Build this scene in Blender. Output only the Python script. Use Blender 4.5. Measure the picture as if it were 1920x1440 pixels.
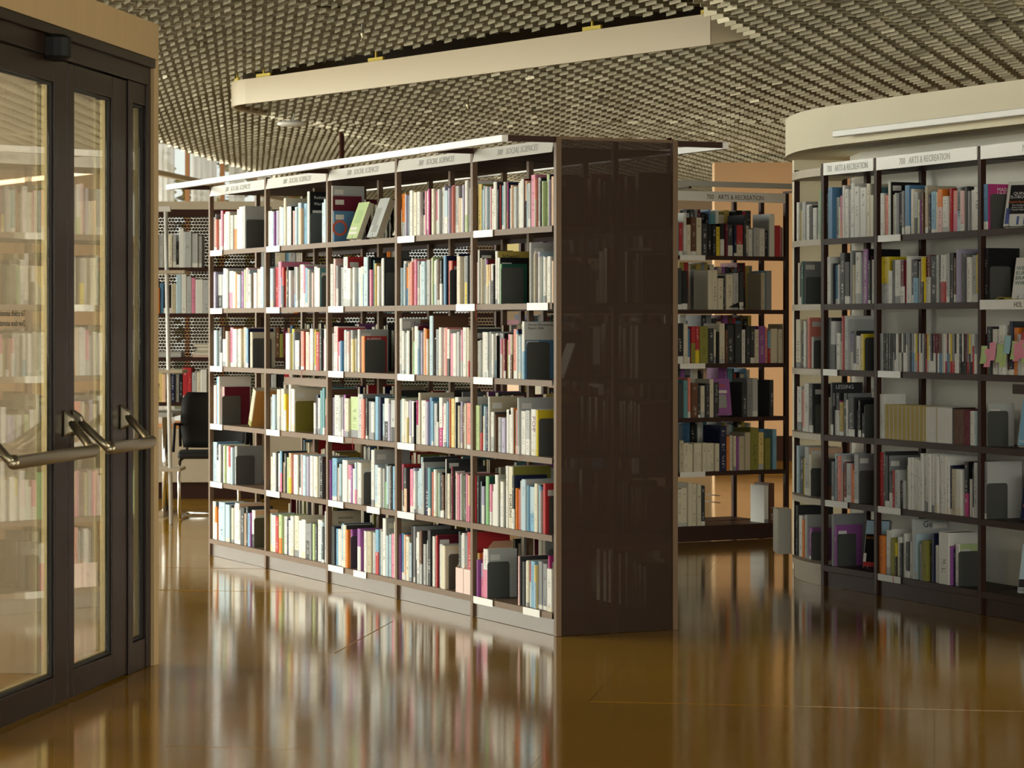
import bpy, math, random
from mathutils import Vector, Matrix

# ------------------------------------------------------------------ reset
for o in list(bpy.data.objects):
    bpy.data.objects.remove(o, do_unlink=True)
SC = bpy.context.scene
COL = SC.collection
rnd = random.Random(7)

# ------------------------------------------------------------------ camera
# world: camera above the origin, +Y away from it, +X to the right
CAM_H = 1.374
cam_d = bpy.data.cameras.new('camera')
cam = bpy.data.objects.new('camera', cam_d)
COL.objects.link(cam)
cam.location = (0, 0, CAM_H)
cam.rotation_euler = (math.pi / 2, 0, 0)
cam_d.sensor_fit = 'HORIZONTAL'
cam_d.sensor_width = 36.0
cam_d.lens = 36.0 * 5000 / 1920
cam_d.shift_y = -111 / 1920
cam_d.clip_end = 300
cam_d.dof.use_dof = True
cam_d.dof.focus_distance = 12.8
cam_d.dof.aperture_fstop = 9.0
SC.camera = cam

# ------------------------------------------------------------------ world and daylight
W = bpy.data.worlds.new('world')
SC.world = W
W.use_nodes = True
nt = W.node_tree
nt.nodes.clear()
wo = nt.nodes.new('ShaderNodeOutputWorld')
bg = nt.nodes.new('ShaderNodeBackground')
sky = nt.nodes.new('ShaderNodeTexSky')
sky.sky_type = 'HOSEK_WILKIE'
sky.sun_direction = Vector((-0.75, 0.35, 0.5)).normalized()
sky.turbidity = 6.0
sky.ground_albedo = 0.4
bg.inputs['Strength'].default_value = 5.0
hz = nt.nodes.new('ShaderNodeMix')          # thin bright haze over the whole sky
hz.data_type = 'RGBA'
hz.inputs['Factor'].default_value = 0.45
hz.inputs['B'].default_value = (0.19, 0.185, 0.165, 1)
nt.links.new(sky.outputs[0], hz.inputs['A'])
nt.links.new(hz.outputs['Result'], bg.inputs[0])
nt.links.new(bg.outputs[0], wo.inputs[0])

def area_light(name, loc, direction, sx, sy, power, col):
    l = bpy.data.lights.new(name, 'AREA')
    l.shape = 'RECTANGLE'
    l.size = sx
    l.size_y = sy
    l.energy = power
    l.color = col
    o = bpy.data.objects.new(name, l)
    COL.objects.link(o)
    o.location = loc
    o.rotation_euler = Vector(direction).to_track_quat('-Z', 'Y').to_euler()
    return o

# daylight through the glazed facade on the left
FAC_D = Vector((0.0, 1.0, 0))          # facade runs this way
FAC_P = Vector((-4.9, 26.5, 0))             # a point on it
FAC_N = Vector((1.0, 0.0, 0))         # into the room
def fac(y, off=0.0):
    p = FAC_P + FAC_D * ((y - FAC_P.y) / FAC_D.y)
    return p - FAC_N * off
wd = area_light('window_daylight', (-7.6, 23.5, 2.3), FAC_N + Vector((0, 0, -0.22)), 29.0, 4.2, 1950, (1.0, 0.95, 0.85))
wd.data.spread = math.radians(130)      # light from the sky comes in slanting downwards
# daylight through the vestibule's outer doors
area_light('vestibule_daylight', (-4.7, 9.0, 1.4), (1, 0, 0), 2.6, 2.2, 120, (1.0, 0.95, 0.86))
# the wood-clad hall on the far right, lit warm
area_light('hall_lamp', (4.6, 22.5, 2.75), (-0.1, 0.1, -1), 3.0, 3.0, 120, (1.0, 0.74, 0.46))
# added unseen fill lamp behind the viewer; the windows round it are made up
rd = area_light('rear_fill', (2.5, -4.3, 2.1), (-0.1, 1, -0.22), 9.0, 2.2, 370, (1.0, 0.95, 0.86))
rd.data.spread = math.radians(120)
# added unseen warm fill lamp on the near right, its glazing made up too
sdl = area_light('side_fill', (9.3, 8.0, 2.05), (-1, 0.05, -0.38), 8.0, 2.0, 300, (1.0, 0.88, 0.68))
sdl.data.spread = math.radians(105)

SC.view_settings.view_transform = 'Standard'
SC.view_settings.look = 'None'
SC.view_settings.gamma = 1.0
SC.view_settings.use_curve_mapping = False
SC.view_settings.exposure = 0.0

# ------------------------------------------------------------------ materials
MATS = {}
def srgb(r, g, b):
    f = lambda c: (c / 255 / 12.92) if c / 255 <= 0.04045 else ((c / 255 + 0.055) / 1.055) ** 2.4
    return (f(r), f(g), f(b), 1.0)

def mat(name, base, rough=0.5, metal=0.0, var=0.08, scale=6.0, spec=0.5, stretch=(1, 1, 1), bump=0.0, coat=0.0):
    """Principled with a little procedural variation of the base colour."""
    if name in MATS:
        return MATS[name]
    m = bpy.data.materials.new(name)
    m.use_nodes = True
    n = m.node_tree.nodes
    L = m.node_tree.links
    p = n['Principled BSDF']
    p.inputs['Roughness'].default_value = rough
    p.inputs['Metallic'].default_value = metal
    p.inputs['Specular IOR Level'].default_value = spec
    if coat:
        p.inputs['Coat Weight'].default_value = coat
        p.inputs['Coat Roughness'].default_value = 0.05
    tc = n.new('ShaderNodeTexCoord')
    mp = n.new('ShaderNodeMapping')
    mp.inputs['Scale'].default_value = stretch
    nz = n.new('ShaderNodeTexNoise')
    nz.inputs['Scale'].default_value = scale
    nz.inputs['Detail'].default_value = 4
    L.new(tc.outputs['Object'], mp.inputs[0])
    L.new(mp.outputs[0], nz.inputs['Vector'])
    mx = n.new('ShaderNodeMix')
    mx.data_type = 'RGBA'
    b = base
    mx.inputs['A'].default_value = (b[0] * (1 - var), b[1] * (1 - var), b[2] * (1 - var), 1)
    mx.inputs['B'].default_value = (min(1, b[0] * (1 + var)), min(1, b[1] * (1 + var)), min(1, b[2] * (1 + var)), 1)
    L.new(nz.outputs[0], mx.inputs['Factor'])
    L.new(mx.outputs['Result'], p.inputs['Base Color'])
    if bump:
        bp = n.new('ShaderNodeBump')
        bp.inputs['Strength'].default_value = bump
        bp.inputs['Distance'].default_value = 0.01
        L.new(nz.outputs[0], bp.inputs['Height'])
        L.new(bp.outputs[0], p.inputs['Normal'])
    MATS[name] = m
    return m

M_METAL = mat('brown_lacquered_steel', (0.170, 0.106, 0.063), 0.45, 0.0, 0.06, 3, spec=0.18)
M_PLINTH = mat('satin_brown_plinth', (0.090, 0.060, 0.042), 0.26, 0.0, 0.06, 3, spec=0.42)
M_DARK = mat('dark_brown_steel', (0.046, 0.021, 0.015), 0.45, 0.0, 0.08, 3, spec=0.10)
M_DOOR = mat('bronze_anodised_frame', (0.017, 0.0095, 0.0065), 0.30, 0.0, 0.08, 3, spec=0.16, stretch=(1, 1, 0.1))
M_SIGN = mat('white_sign_panel', (0.80, 0.79, 0.75), 0.35, 0.0, 0.02)
M_ALU = mat('white_aluminium_rail', (0.78, 0.77, 0.74), 0.3, 0.0, 0.03)
M_LETTER = mat('grey_lettering', (0.40, 0.40, 0.385), 0.6, 0, 0.02)
M_LETDK = mat('black_lettering', (0.018, 0.018, 0.018), 0.6, 0, 0.02)
M_LETWH = mat('white_lettering', (0.80, 0.80, 0.78), 0.6, 0, 0.02)
M_LETGN = mat('green_lettering', (0.02, 0.13, 0.10), 0.6, 0, 0.02)
M_LETRD = mat('red_lettering', (0.35, 0.02, 0.02), 0.6, 0, 0.02)
M_LETOR = mat('orange_lettering', (0.80, 0.19, 0.02), 0.6, 0, 0.02)
M_LETPU = mat('purple_lettering', (0.25, 0.06, 0.22), 0.6, 0, 0.02)
M_WHITE = mat('white_plaster', (0.84, 0.82, 0.75), 0.8, 0, 0.04, 2)
M_CREAM = mat('cream_painted_board', (0.84, 0.77, 0.57), 0.6, 0, 0.03, 2)
M_FASCIA = mat('cream_fascia_metal', (0.50, 0.41, 0.275), 0.32, 0, 0.04, 1.5)
M_PLATE = mat('khaki_grey_ceiling_plate', (0.375, 0.33, 0.225), 0.42, 0.62, 0.18, 2.2)
M_SLAB = mat('dark_ceiling_void', (0.03, 0.025, 0.018), 0.9, 0, 0.2, 2)
M_PEACH = mat('peach_plaster', (0.80, 0.54, 0.31), 0.8, 0, 0.04, 1.5)
M_WARMWALL = mat('warm_beige_plaster', (0.50, 0.38, 0.25), 0.85, 0, 0.06, 1.2)
M_WOOD = mat('maple_veneer', (0.45, 0.31, 0.155), 0.45, 0, 0.10, 5, stretch=(6, 6, 0.5))
M_WOODIN = mat('pale_maple_lining', (0.68, 0.61, 0.50), 0.5, 0, 0.06, 5, stretch=(6, 6, 0.5))
M_MAT = mat('brown_entrance_mat', (0.14, 0.08, 0.035), 0.95, 0, 0.25, 90, bump=0.4)
M_GOLD = mat('gold_glazing_spacer', (0.62, 0.54, 0.34), 0.35, 0.8, 0.05, 60)
M_RUBBER = mat('black_gasket', (0.008, 0.008, 0.007), 0.6, 0, 0.1)
M_HANDLE = mat('champagne_anodised_bar', (0.34, 0.29, 0.20), 0.34, 0.85, 0.06, 8)
M_BEND = mat('charcoal_bookend_steel', (0.085, 0.088, 0.082), 0.42, 0.15, 0.08, 4)
M_BENDOL = mat('olive_reflection_bookend', (0.22, 0.19, 0.02), 0.35, 0, 0.08, 4)  # olive stands for sunlight reflected in a bookend, put into its colour
M_STICK = mat('white_library_sticker', (0.72, 0.71, 0.67), 0.55, 0, 0.03, 40)
M_YELLOW = mat('yellow_bracket_steel', (0.52, 0.38, 0.02), 0.5, 0.1, 0.1)
M_PINKBOX = mat('pale_pink_cardboard', (0.80, 0.62, 0.56), 0.7, 0, 0.03)
M_PINKIN = mat('raw_cardboard_side', (0.62, 0.38, 0.24), 0.8, 0, 0.05)
M_WIRE = mat('grey_wire', (0.30, 0.30, 0.29), 0.35, 0.7, 0.05)
M_RED = mat('red_ribbon', (0.60, 0.05, 0.05), 0.6, 0, 0.1)
M_CHROME = mat('polished_chrome', (0.75, 0.74, 0.71), 0.12, 1.0, 0.03)
M_BLACK = mat('black_upholstery', (0.014, 0.013, 0.012), 0.55, 0, 0.2, 40)
M_BLKPL = mat('black_plastic', (0.010, 0.010, 0.010), 0.5, 0, 0.1, spec=0.15)
M_WPAINT = mat('white_painted_steel', (0.75, 0.74, 0.70), 0.4, 0, 0.03)
M_BEIGE = mat('beige_laminate_and_lit_edge', (0.52, 0.44, 0.32), 0.5, 0, 0.04)  # also paints the window light on the rounded end bay
M_TIMBER = mat('larch_mullion', (0.42, 0.20, 0.08), 0.55, 0, 0.15, 6, stretch=(4, 4, 0.5))
M_GRASS = mat('autumn_lawn', (0.16, 0.15, 0.04), 0.95, 0, 0.3, 1.0)
M_BARK = mat('tree_bark', (0.07, 0.05, 0.03), 0.9, 0, 0.3, 8)
M_LEAF = mat('yellow_autumn_leaves', (0.42, 0.30, 0.05), 0.8, 0, 0.35, 3)
M_COLUMN = mat('oxide_red_steel', (0.085, 0.028, 0.02), 0.45, 0, 0.06)
M_GREYLAM = mat('grey_laminate_top', (0.42, 0.42, 0.39), 0.4, 0, 0.04)

def glass_mat(name, tint):
    m = bpy.data.materials.new(name)
    m.use_nodes = True
    n = m.node_tree.nodes
    L = m.node_tree.links
    n.clear()
    out = n.new('ShaderNodeOutputMaterial')
    mx = n.new('ShaderNodeMixShader')
    tr = n.new('ShaderNodeBsdfTransparent')
    gl = n.new('ShaderNodeBsdfGlossy')
    gl.inputs['Roughness'].default_value = 0.0
    gl.inputs['Color'].default_value = (1, 1, 1, 1)
    tr.inputs['Color'].default_value = tint
    fr = n.new('ShaderNodeFresnel')
    geo = n.new('ShaderNodeNewGeometry')
    mr = n.new('ShaderNodeMapRange')
    mr.inputs['To Min'].default_value = 1.52
    mr.inputs['To Max'].default_value = 1 / 1.52
    L.new(geo.outputs['Backfacing'], mr.inputs['Value'])
    L.new(mr.outputs[0], fr.inputs['IOR'])
    L.new(fr.outputs[0], mx.inputs[0])
    L.new(tr.outputs[0], mx.inputs[1])
    L.new(gl.outputs[0], mx.inputs[2])
    L.new(mx.outputs[0], out.inputs[0])
    MATS[name] = m
    return m
M_GLASS = glass_mat('door_glass', (0.95, 0.94, 0.89, 1))
M_WINGL = glass_mat('window_glass', (0.95, 0.97, 0.95, 1))

def perf_mat(name, base, hole, scale=0):
    """Perforated sheet steel: holes let light through."""
    m = bpy.data.materials.new(name)
    m.use_nodes = True
    n = m.node_tree.nodes
    L = m.node_tree.links
    p = n['Principled BSDF']
    p.inputs['Base Color'].default_value = base
    p.inputs['Roughness'].default_value = 0.5
    p.inputs['Specular IOR Level'].default_value = 0.12
    out = n['Material Output']
    tr = n.new('ShaderNodeBsdfTransparent')
    mx = n.new('ShaderNodeMixShader')
    nz = n.new('ShaderNodeTexNoise')
    nz.inputs['Scale'].default_value = 2.0
    if scale:
        tc = n.new('ShaderNodeTexCoord')
        vo = n.new('ShaderNodeTexVoronoi')
        vo.voronoi_dimensions = '2D'
        vo.feature = 'F1'
        vo.inputs['Randomness'].default_value = 0.0
        vo.inputs['Scale'].default_value = scale
        sp = n.new('ShaderNodeSeparateXYZ')
        cb = n.new('ShaderNodeCombineXYZ')
        L.new(tc.outputs['Object'], sp.inputs[0])
        L.new(sp.outputs['X'], cb.inputs['X'])
        L.new(sp.outputs['Z'], cb.inputs['Y'])
        # brick-like offset of every other row of holes
        rw = n.new('ShaderNodeMath'); rw.operation = 'MULTIPLY'; rw.inputs[1].default_value = scale
        L.new(sp.outputs['Z'], rw.inputs[0])
        fl = n.new('ShaderNodeMath'); fl.operation = 'FLOOR'
        L.new(rw.outputs[0], fl.inputs[0])
        md = n.new('ShaderNodeMath'); md.operation = 'MODULO'; md.inputs[1].default_value = 2
        L.new(fl.outputs[0], md.inputs[0])
        sh = n.new('ShaderNodeMath'); sh.operation = 'MULTIPLY_ADD'
        sh.inputs[1].default_value = 0.5 / scale
        L.new(md.outputs[0], sh.inputs[0])
        L.new(sp.outputs['X'], sh.inputs[2])
        L.new(sh.outputs[0], cb.inputs['X'])
        L.new(cb.outputs[0], vo.inputs['Vector'])
        lt = n.new('ShaderNodeMath'); lt.operation = 'LESS_THAN'; lt.inputs[1].default_value = hole
        L.new(vo.outputs['Distance'], lt.inputs[0])
        L.new(lt.outputs[0], mx.inputs[0])
    else:
        mr = n.new('ShaderNodeMapRange')
        mr.inputs['To Min'].default_value = hole * 0.93
        mr.inputs['To Max'].default_value = hole * 1.07
        L.new(nz.outputs[0], mr.inputs['Value'])
        L.new(mr.outputs[0], mx.inputs[0])
    L.new(p.outputs[0], mx.inputs[1])
    L.new(tr.outputs[0], mx.inputs[2])
    L.new(mx.outputs[0], out.inputs[0])
    MATS[name] = m
    return m
M_PERF = perf_mat('fine_perforated_brown_steel', (0.046, 0.024, 0.015, 1), 0.27)
M_PERF2 = perf_mat('perforated_brown_back', (0.05, 0.03, 0.022, 1), 0.31, 40)

def sheer_mat():
    m = bpy.data.materials.new('sheer_curtain_cloth')
    m.use_nodes = True
    n = m.node_tree.nodes
    L = m.node_tree.links
    n.clear()
    out = n.new('ShaderNodeOutputMaterial')
    tl = n.new('ShaderNodeBsdfTranslucent')
    df = n.new('ShaderNodeBsdfDiffuse')
    tr = n.new('ShaderNodeBsdfTransparent')
    nz = n.new('ShaderNodeTexNoise')
    nz.inputs['Scale'].default_value = 14
    cr = n.new('ShaderNodeMapRange')
    cr.inputs['To Min'].default_value = 0.25
    cr.inputs['To Max'].default_value = 0.55
    L.new(nz.outputs[0], cr.inputs['Value'])
    tl.inputs['Color'].default_value = (0.80, 0.80, 0.74, 1)
    df.inputs['Color'].default_value = (0.75, 0.74, 0.68, 1)
    a = n.new('ShaderNodeMixShader')
    a.inputs[0].default_value = 0.35
    b = n.new('ShaderNodeMixShader')
    L.new(tl.outputs[0], a.inputs[1])
    L.new(df.outputs[0], a.inputs[2])
    L.new(cr.outputs[0], b.inputs[0])
    L.new(a.outputs[0], b.inputs[1])
    L.new(tr.outputs[0], b.inputs[2])
    L.new(b.outputs[0], out.inputs[0])
    MATS['sheer'] = m
    return m
M_SHEER = sheer_mat()

def floor_mat():
    m = bpy.data.materials.new('ochre_varnished_floor')
    m.use_nodes = True
    n = m.node_tree.nodes
    L = m.node_tree.links
    p = n['Principled BSDF']
    tc = n.new('ShaderNodeTexCoord')
    mp = n.new('ShaderNodeMapping')
    mp.inputs['Scale'].default_value = (1.0, 3.0, 1.0)
    n1 = n.new('ShaderNodeTexNoise'); n1.inputs['Scale'].default_value = 0.8; n1.inputs['Detail'].default_value = 5
    n2 = n.new('ShaderNodeTexNoise'); n2.inputs['Scale'].default_value = 40; n2.inputs['Detail'].default_value = 3
    L.new(tc.outputs['Object'], mp.inputs[0])
    L.new(mp.outputs[0], n1.inputs['Vector'])
    L.new(mp.outputs[0], n2.inputs['Vector'])
    info = n.new('ShaderNodeObjectInfo')
    mx = n.new('ShaderNodeMix'); mx.data_type = 'RGBA'
    mx.inputs['A'].default_value = (0.28, 0.142, 0.009, 1)
    mx.inputs['B'].default_value = (0.37, 0.198, 0.018, 1)
    ad = n.new('ShaderNodeMath'); ad.operation = 'MULTIPLY_ADD'; ad.inputs[1].default_value = 0.35
    L.new(info.outputs['Random'], ad.inputs[0])
    sc = n.new('ShaderNodeMath'); sc.operation = 'MULTIPLY'; sc.inputs[1].default_value = 0.7
    L.new(n1.outputs[0], sc.inputs[0])
    L.new(sc.outputs[0], ad.inputs[2])
    L.new(ad.outputs[0], mx.inputs['Factor'])
    L.new(mx.outputs['Result'], p.inputs['Base Color'])
    mr = n.new('ShaderNodeMapRange')
    mr.inputs['To Min'].default_value = 0.045
    mr.inputs['To Max'].default_value = 0.13
    L.new(n1.outputs[0], mr.inputs['Value'])
    L.new(mr.outputs[0], p.inputs['Roughness'])
    p.inputs['Specular IOR Level'].default_value = 0.32
    bp = n.new('ShaderNodeBump'); bp.inputs['Strength'].default_value = 0.02; bp.inputs['Distance'].default_value = 0.01
    L.new(n2.outputs[0], bp.inputs['Height'])
    L.new(bp.outputs[0], p.inputs['Normal'])
    MATS['floor'] = m
    return m
M_FLOOR = floor_mat()
M_JOINT = mat('dark_floor_joint', (0.12, 0.065, 0.012), 0.5, 0, 0.1)

def book_mat():
    """Printed book covers: two colours, spine print and the sheen of laminated paper.
    Colours are stored per face: 'ca' above the split, 'cb' below, 'prm' = (split, seed, print)."""
    m = bpy.data.materials.new('printed_book_cover')
    m.use_nodes = True
    n = m.node_tree.nodes
    L = m.node_tree.links
    p = n['Principled BSDF']
    p.inputs['Roughness'].default_value = 0.42
    p.inputs['Specular IOR Level'].default_value = 0.14
    def at(name):
        a = n.new('ShaderNodeAttribute'); a.attribute_name = name; return a
    ca, cb, prm = at('ca'), at('cb'), at('prm')
    uv = n.new('ShaderNodeUVMap'); uv.uv_map = 'uv'
    s = n.new('ShaderNodeSeparateXYZ'); L.new(uv.outputs[0], s.inputs[0])
    q = n.new('ShaderNodeSeparateXYZ'); L.new(prm.outputs['Vector'], q.inputs[0])
    def math2(op, a, b=None, c=None):
        k = n.new('ShaderNodeMath'); k.operation = op
        for i, v in enumerate((a, b, c)):
            if v is None: continue
            if isinstance(v, (int, float)): k.inputs[i].default_value = v
            else: L.new(v, k.inputs[i])
        return k.outputs[0]
    low = math2('LESS_THAN', s.outputs['Y'], q.outputs['X'])
    mx = n.new('ShaderNodeMix'); mx.data_type = 'RGBA'
    L.new(low, mx.inputs['Factor']); L.new(ca.outputs['Color'], mx.inputs['A']); L.new(cb.outputs['Color'], mx.inputs['B'])
    # print: letter-like marks running up the spine
    cv = n.new('ShaderNodeCombineXYZ')
    L.new(math2('MULTIPLY', s.outputs['X'], 2.2), cv.inputs['X'])
    L.new(math2('MULTIPLY', s.outputs['Y'], 46.0), cv.inputs['Y'])
    L.new(math2('MULTIPLY', q.outputs['Y'], 57.0), cv.inputs['Z'])
    nz = n.new('ShaderNodeTexNoise'); nz.inputs['Scale'].default_value = 1.0; nz.inputs['Detail'].default_value = 2
    L.new(cv.outputs[0], nz.inputs['Vector'])
    cw = n.new('ShaderNodeCombineXYZ')
    L.new(math2('MULTIPLY', s.outputs['Y'], 3.2), cw.inputs['Y'])
    L.new(math2('MULTIPLY', q.outputs['Y'], 91.0), cw.inputs['Z'])
    nb = n.new('ShaderNodeTexNoise'); nb.inputs['Scale'].default_value = 1.0; nb.inputs['Detail'].default_value = 1
    L.new(cw.outputs[0], nb.inputs['Vector'])
    marks = math2('GREATER_THAN', nz.outputs[0], 0.545)
    block = math2('GREATER_THAN', nb.outputs[0], 0.50)
    mid = math2('MULTIPLY', math2('GREATER_THAN', s.outputs['X'], 0.33), math2('LESS_THAN', s.outputs['X'], 0.67))
    mid2 = math2('MULTIPLY', math2('GREATER_THAN', s.outputs['Y'], 0.08), math2('LESS_THAN', s.outputs['Y'], 0.93))
    k = math2('MULTIPLY', math2('MULTIPLY', marks, block), math2('MULTIPLY', mid, mid2))
    k = math2('MULTIPLY', k, math2('MULTIPLY', q.outputs['Z'], 0.62))
    bw = n.new('ShaderNodeRGBToBW'); L.new(mx.outputs['Result'], bw.inputs[0])
    lum = math2('GREATER_THAN', bw.outputs[0], 0.22)
    ink = n.new('ShaderNodeMix'); ink.data_type = 'RGBA'
    ink.inputs['A'].default_value = (0.75, 0.74, 0.70, 1)
    ink.inputs['B'].default_value = (0.03, 0.03, 0.035, 1)
    L.new(lum, ink.inputs['Factor'])
    fin = n.new('ShaderNodeMix'); fin.data_type = 'RGBA'
    L.new(k, fin.inputs['Factor']); L.new(mx.outputs['Result'], fin.inputs['A']); L.new(ink.outputs['Result'], fin.inputs['B'])
    L.new(fin.outputs['Result'], p.inputs['Base Color'])
    MATS['book'] = m
    return m
M_BOOK = book_mat()

# ------------------------------------------------------------------ object helpers
def tag(o, label=None, cat=None, group=None, kind=None):
    if label: o['label'] = label
    if cat: o['category'] = cat
    if group: o['group'] = group
    if kind: o['kind'] = kind
    return o

def empty(name, loc, label=None, cat=None, group=None, kind=None, rotz=0.0):
    o = bpy.data.objects.new(name, None)
    o.empty_display_size = 0.1
    COL.objects.link(o)
    o.location = loc
    o.rotation_euler = (0, 0, rotz)
    return tag(o, label, cat, group, kind)

def WM(o):
    m = Matrix.LocRotScale(o.location, o.rotation_euler if o.rotation_mode != 'QUATERNION' else o.rotation_quaternion, o.scale)
    return WM(o.parent) @ m if o.parent else m

class MB:
    """Collects geometry in world space (through the frame matrix F)."""
    def __init__(self, F=None):
        self.v = []; self.f = []; self.mi = []; self.F = F or Matrix(); self.smooth = []
    def add(self, vs, fs, mi=0, smooth=False):
        b = len(self.v)
        self.v += [self.F @ Vector(p) for p in vs]
        for f in fs:
            self.f.append([b + i for i in f]); self.mi.append(mi); self.smooth.append(smooth)
        return self
    def box(self, x0, x1, y0, y1, z0, z1, mi=0):
        return self.add([(x0, y0, z0), (x1, y0, z0), (x1, y1, z0), (x0, y1, z0), (x0, y0, z1), (x1, y0, z1), (x1, y1, z1), (x0, y1, z1)],
                        [(3, 2, 1, 0), (4, 5, 6, 7), (0, 1, 5, 4), (1, 2, 6, 5), (2, 3, 7, 6), (3, 0, 4, 7)], mi)
    def prism(self, poly, z0, z1, mi=0):
        """Extrude a plan polygon (counter-clockwise) in z."""
        k = len(poly)
        vs = [(x, y, z0) for x, y in poly] + [(x, y, z1) for x, y in poly]
        fs = [tuple(reversed(range(k))), tuple(range(k, 2 * k))] + [(i, (i + 1) % k, k + (i + 1) % k, k + i) for i in range(k)]
        return self.add(vs, fs, mi)
    def slab_between(self, A, B, z0, z1, mi=0):
        """Thick strip between two plan polylines (same length); A is on the outside."""
        k = len(A)
        vs = []
        for i in range(k):
            vs += [(A[i][0], A[i][1], z0), (A[i][0], A[i][1], z1), (B[i][0], B[i][1], z0), (B[i][0], B[i][1], z1)]
        fs = []
        for i in range(k - 1):
            a, b = 4 * i, 4 * i + 4
            fs += [(a, b, b + 1, a + 1), (a + 2, a + 3, b + 3, b + 2), (a + 1, b + 1, b + 3, a + 3), (a, a + 2, b + 2, b)]
        fs += [(0, 1, 3, 2), (4 * k - 4, 4 * k - 2, 4 * k - 1, 4 * k - 3)]
        return self.add(vs, fs, mi)
    def tube(self, pts, r, seg=8, mi=0, rr=None):
        pts = [Vector(p) for p in pts]
        vs, fs = [], []
        prev = None
        for i, p in enumerate(pts):
            d = (pts[min(i + 1, len(pts) - 1)] - pts[max(i - 1, 0)]).normalized()
            if prev is None:
                a = d.orthogonal().normalized()
            else:
                a = (prev - d * prev.dot(d)).normalized()
            prev = a
            b = d.cross(a)
            R = rr[i] if rr else r
            for k in range(seg):
                t = 2 * math.pi * k / seg
                vs.append(p + a * (math.cos(t) * R) + b * (math.sin(t) * R))
        for i in range(len(pts) - 1):
            for k in range(seg):
                fs.append((i * seg + k, i * seg + (k + 1) % seg, (i + 1) * seg + (k + 1) % seg, (i + 1) * seg + k))
        fs.append(tuple(reversed(range(seg))))
        fs.append(tuple(range((len(pts) - 1) * seg, len(pts) * seg)))
        return self.add(vs, fs, mi, True)
    def lathe(self, prof, seg=20, mi=0):
        vs, fs = [], []
        for r, z in prof:
            for k in range(seg):
                t = 2 * math.pi * k / seg
                vs.append((r * math.cos(t), r * math.sin(t), z))
        for i in range(len(prof) - 1):
            for k in range(seg):
                fs.append((i * seg + k, i * seg + (k + 1) % seg, (i + 1) * seg + (k + 1) % seg, (i + 1) * seg + k))
        fs.append(tuple(reversed(range(seg))))
        fs.append(tuple(range((len(prof) - 1) * seg, len(prof) * seg)))
        return self.add(vs, fs, mi, True)
    def build(self, name, mats, parent=None, origin=None, bevel=0.0):
        me = bpy.data.meshes.new(name)
        o = bpy.data.objects.new(name, me)
        COL.objects.link(o)
        if parent is not None:
            o.parent = parent
        if origin is not None:
            o.location = (WM(parent).inverted() @ Vector(origin)) if parent is not None else origin
        inv = WM(o).inverted()
        me.from_pydata([tuple(inv @ v) for v in self.v], [], self.f)
        if not isinstance(mats, (list, tuple)): mats = [mats]
        for m in mats: me.materials.append(m)
        me.polygons.foreach_set('material_index', self.mi)
        me.polygons.foreach_set('use_smooth', self.smooth)
        me.update()
        if bevel:
            b = o.modifiers.new('bevel', 'BEVEL'); b.width = bevel; b.segments = 2; b.limit_method = 'ANGLE'
        return o

def frame(origin, xdir, z=0.0):
    x = Vector((xdir[0], xdir[1], 0)).normalized()
    y = Vector((-x.y, x.x, 0))
    return Matrix(((x.x, y.x, 0, origin[0]), (x.y, y.y, 0, origin[1]), (0, 0, 1, z), (0, 0, 0, 1)))

TXT = {}
def text_mesh(s, size, bold=0.0):
    key = (s, size, bold)
    if key in TXT: return TXT[key]
    c = bpy.data.curves.new('lettering', 'FONT')
    c.body = s; c.size = size; c.extrude = 0.0003; c.offset = bold
    c.resolution_u = 2
    o = bpy.data.objects.new('lettering_source', c)
    COL.objects.link(o)
    dg = bpy.context.evaluated_depsgraph_get()
    me = bpy.data.meshes.new_from_object(o.evaluated_get(dg))
    bpy.data.objects.remove(o, do_unlink=True)
    bpy.data.curves.remove(c)
    me.name = 'lettering'
    TXT[key] = me
    return me

def lettering(s, size, M, material, parent, name='lettering', bold=0.0, squeeze=1.0):
    """Text with its own frame: M maps text x,y,z(out) to world."""
    me = text_mesh(s, size, bold).copy()
    me.materials.clear(); me.materials.append(material)
    o = bpy.data.objects.new(name, me)
    COL.objects.link(o)
    o.parent = parent
    loc = WM(parent).inverted() @ M
    if squeeze != 1.0: loc = loc @ Matrix.Diagonal((squeeze, 1, 1, 1))
    o.matrix_local = loc
    return o

def axes(o, x, y, z):
    x, y, z = Vector(x), Vector(y), Vector(z)
    return Matrix(((x.x, y.x, z.x, o[0]), (x.y, y.y, z.y, o[1]), (x.z, y.z, z.z, o[2]), (0, 0, 0, 1)))

ORD = ['zeroth', 'first', 'second', 'third', 'fourth', 'fifth', 'sixth', 'seventh', 'eighth', 'ninth', 'tenth', 'eleventh', 'twelfth', 'thirteenth',
       'fourteenth', 'fifteenth', 'sixteenth', 'seventeenth', 'eighteenth', 'nineteenth']
def ordinal(k):
    if k < 20: return ORD[k]
    tens = ['', '', 'twentieth', 'thirtieth', 'fortieth', 'fiftieth', 'sixtieth']
    tw = ['', '', 'twenty', 'thirty', 'forty', 'fifty', 'sixty']
    return tens[k // 10] if k % 10 == 0 else tw[k // 10] + '-' + ORD[k % 10]

def project(p):
    return 960 + 5000 * p[0] / p[1], 609 - 5000 * (p[2] - CAM_H) / p[1]

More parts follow.
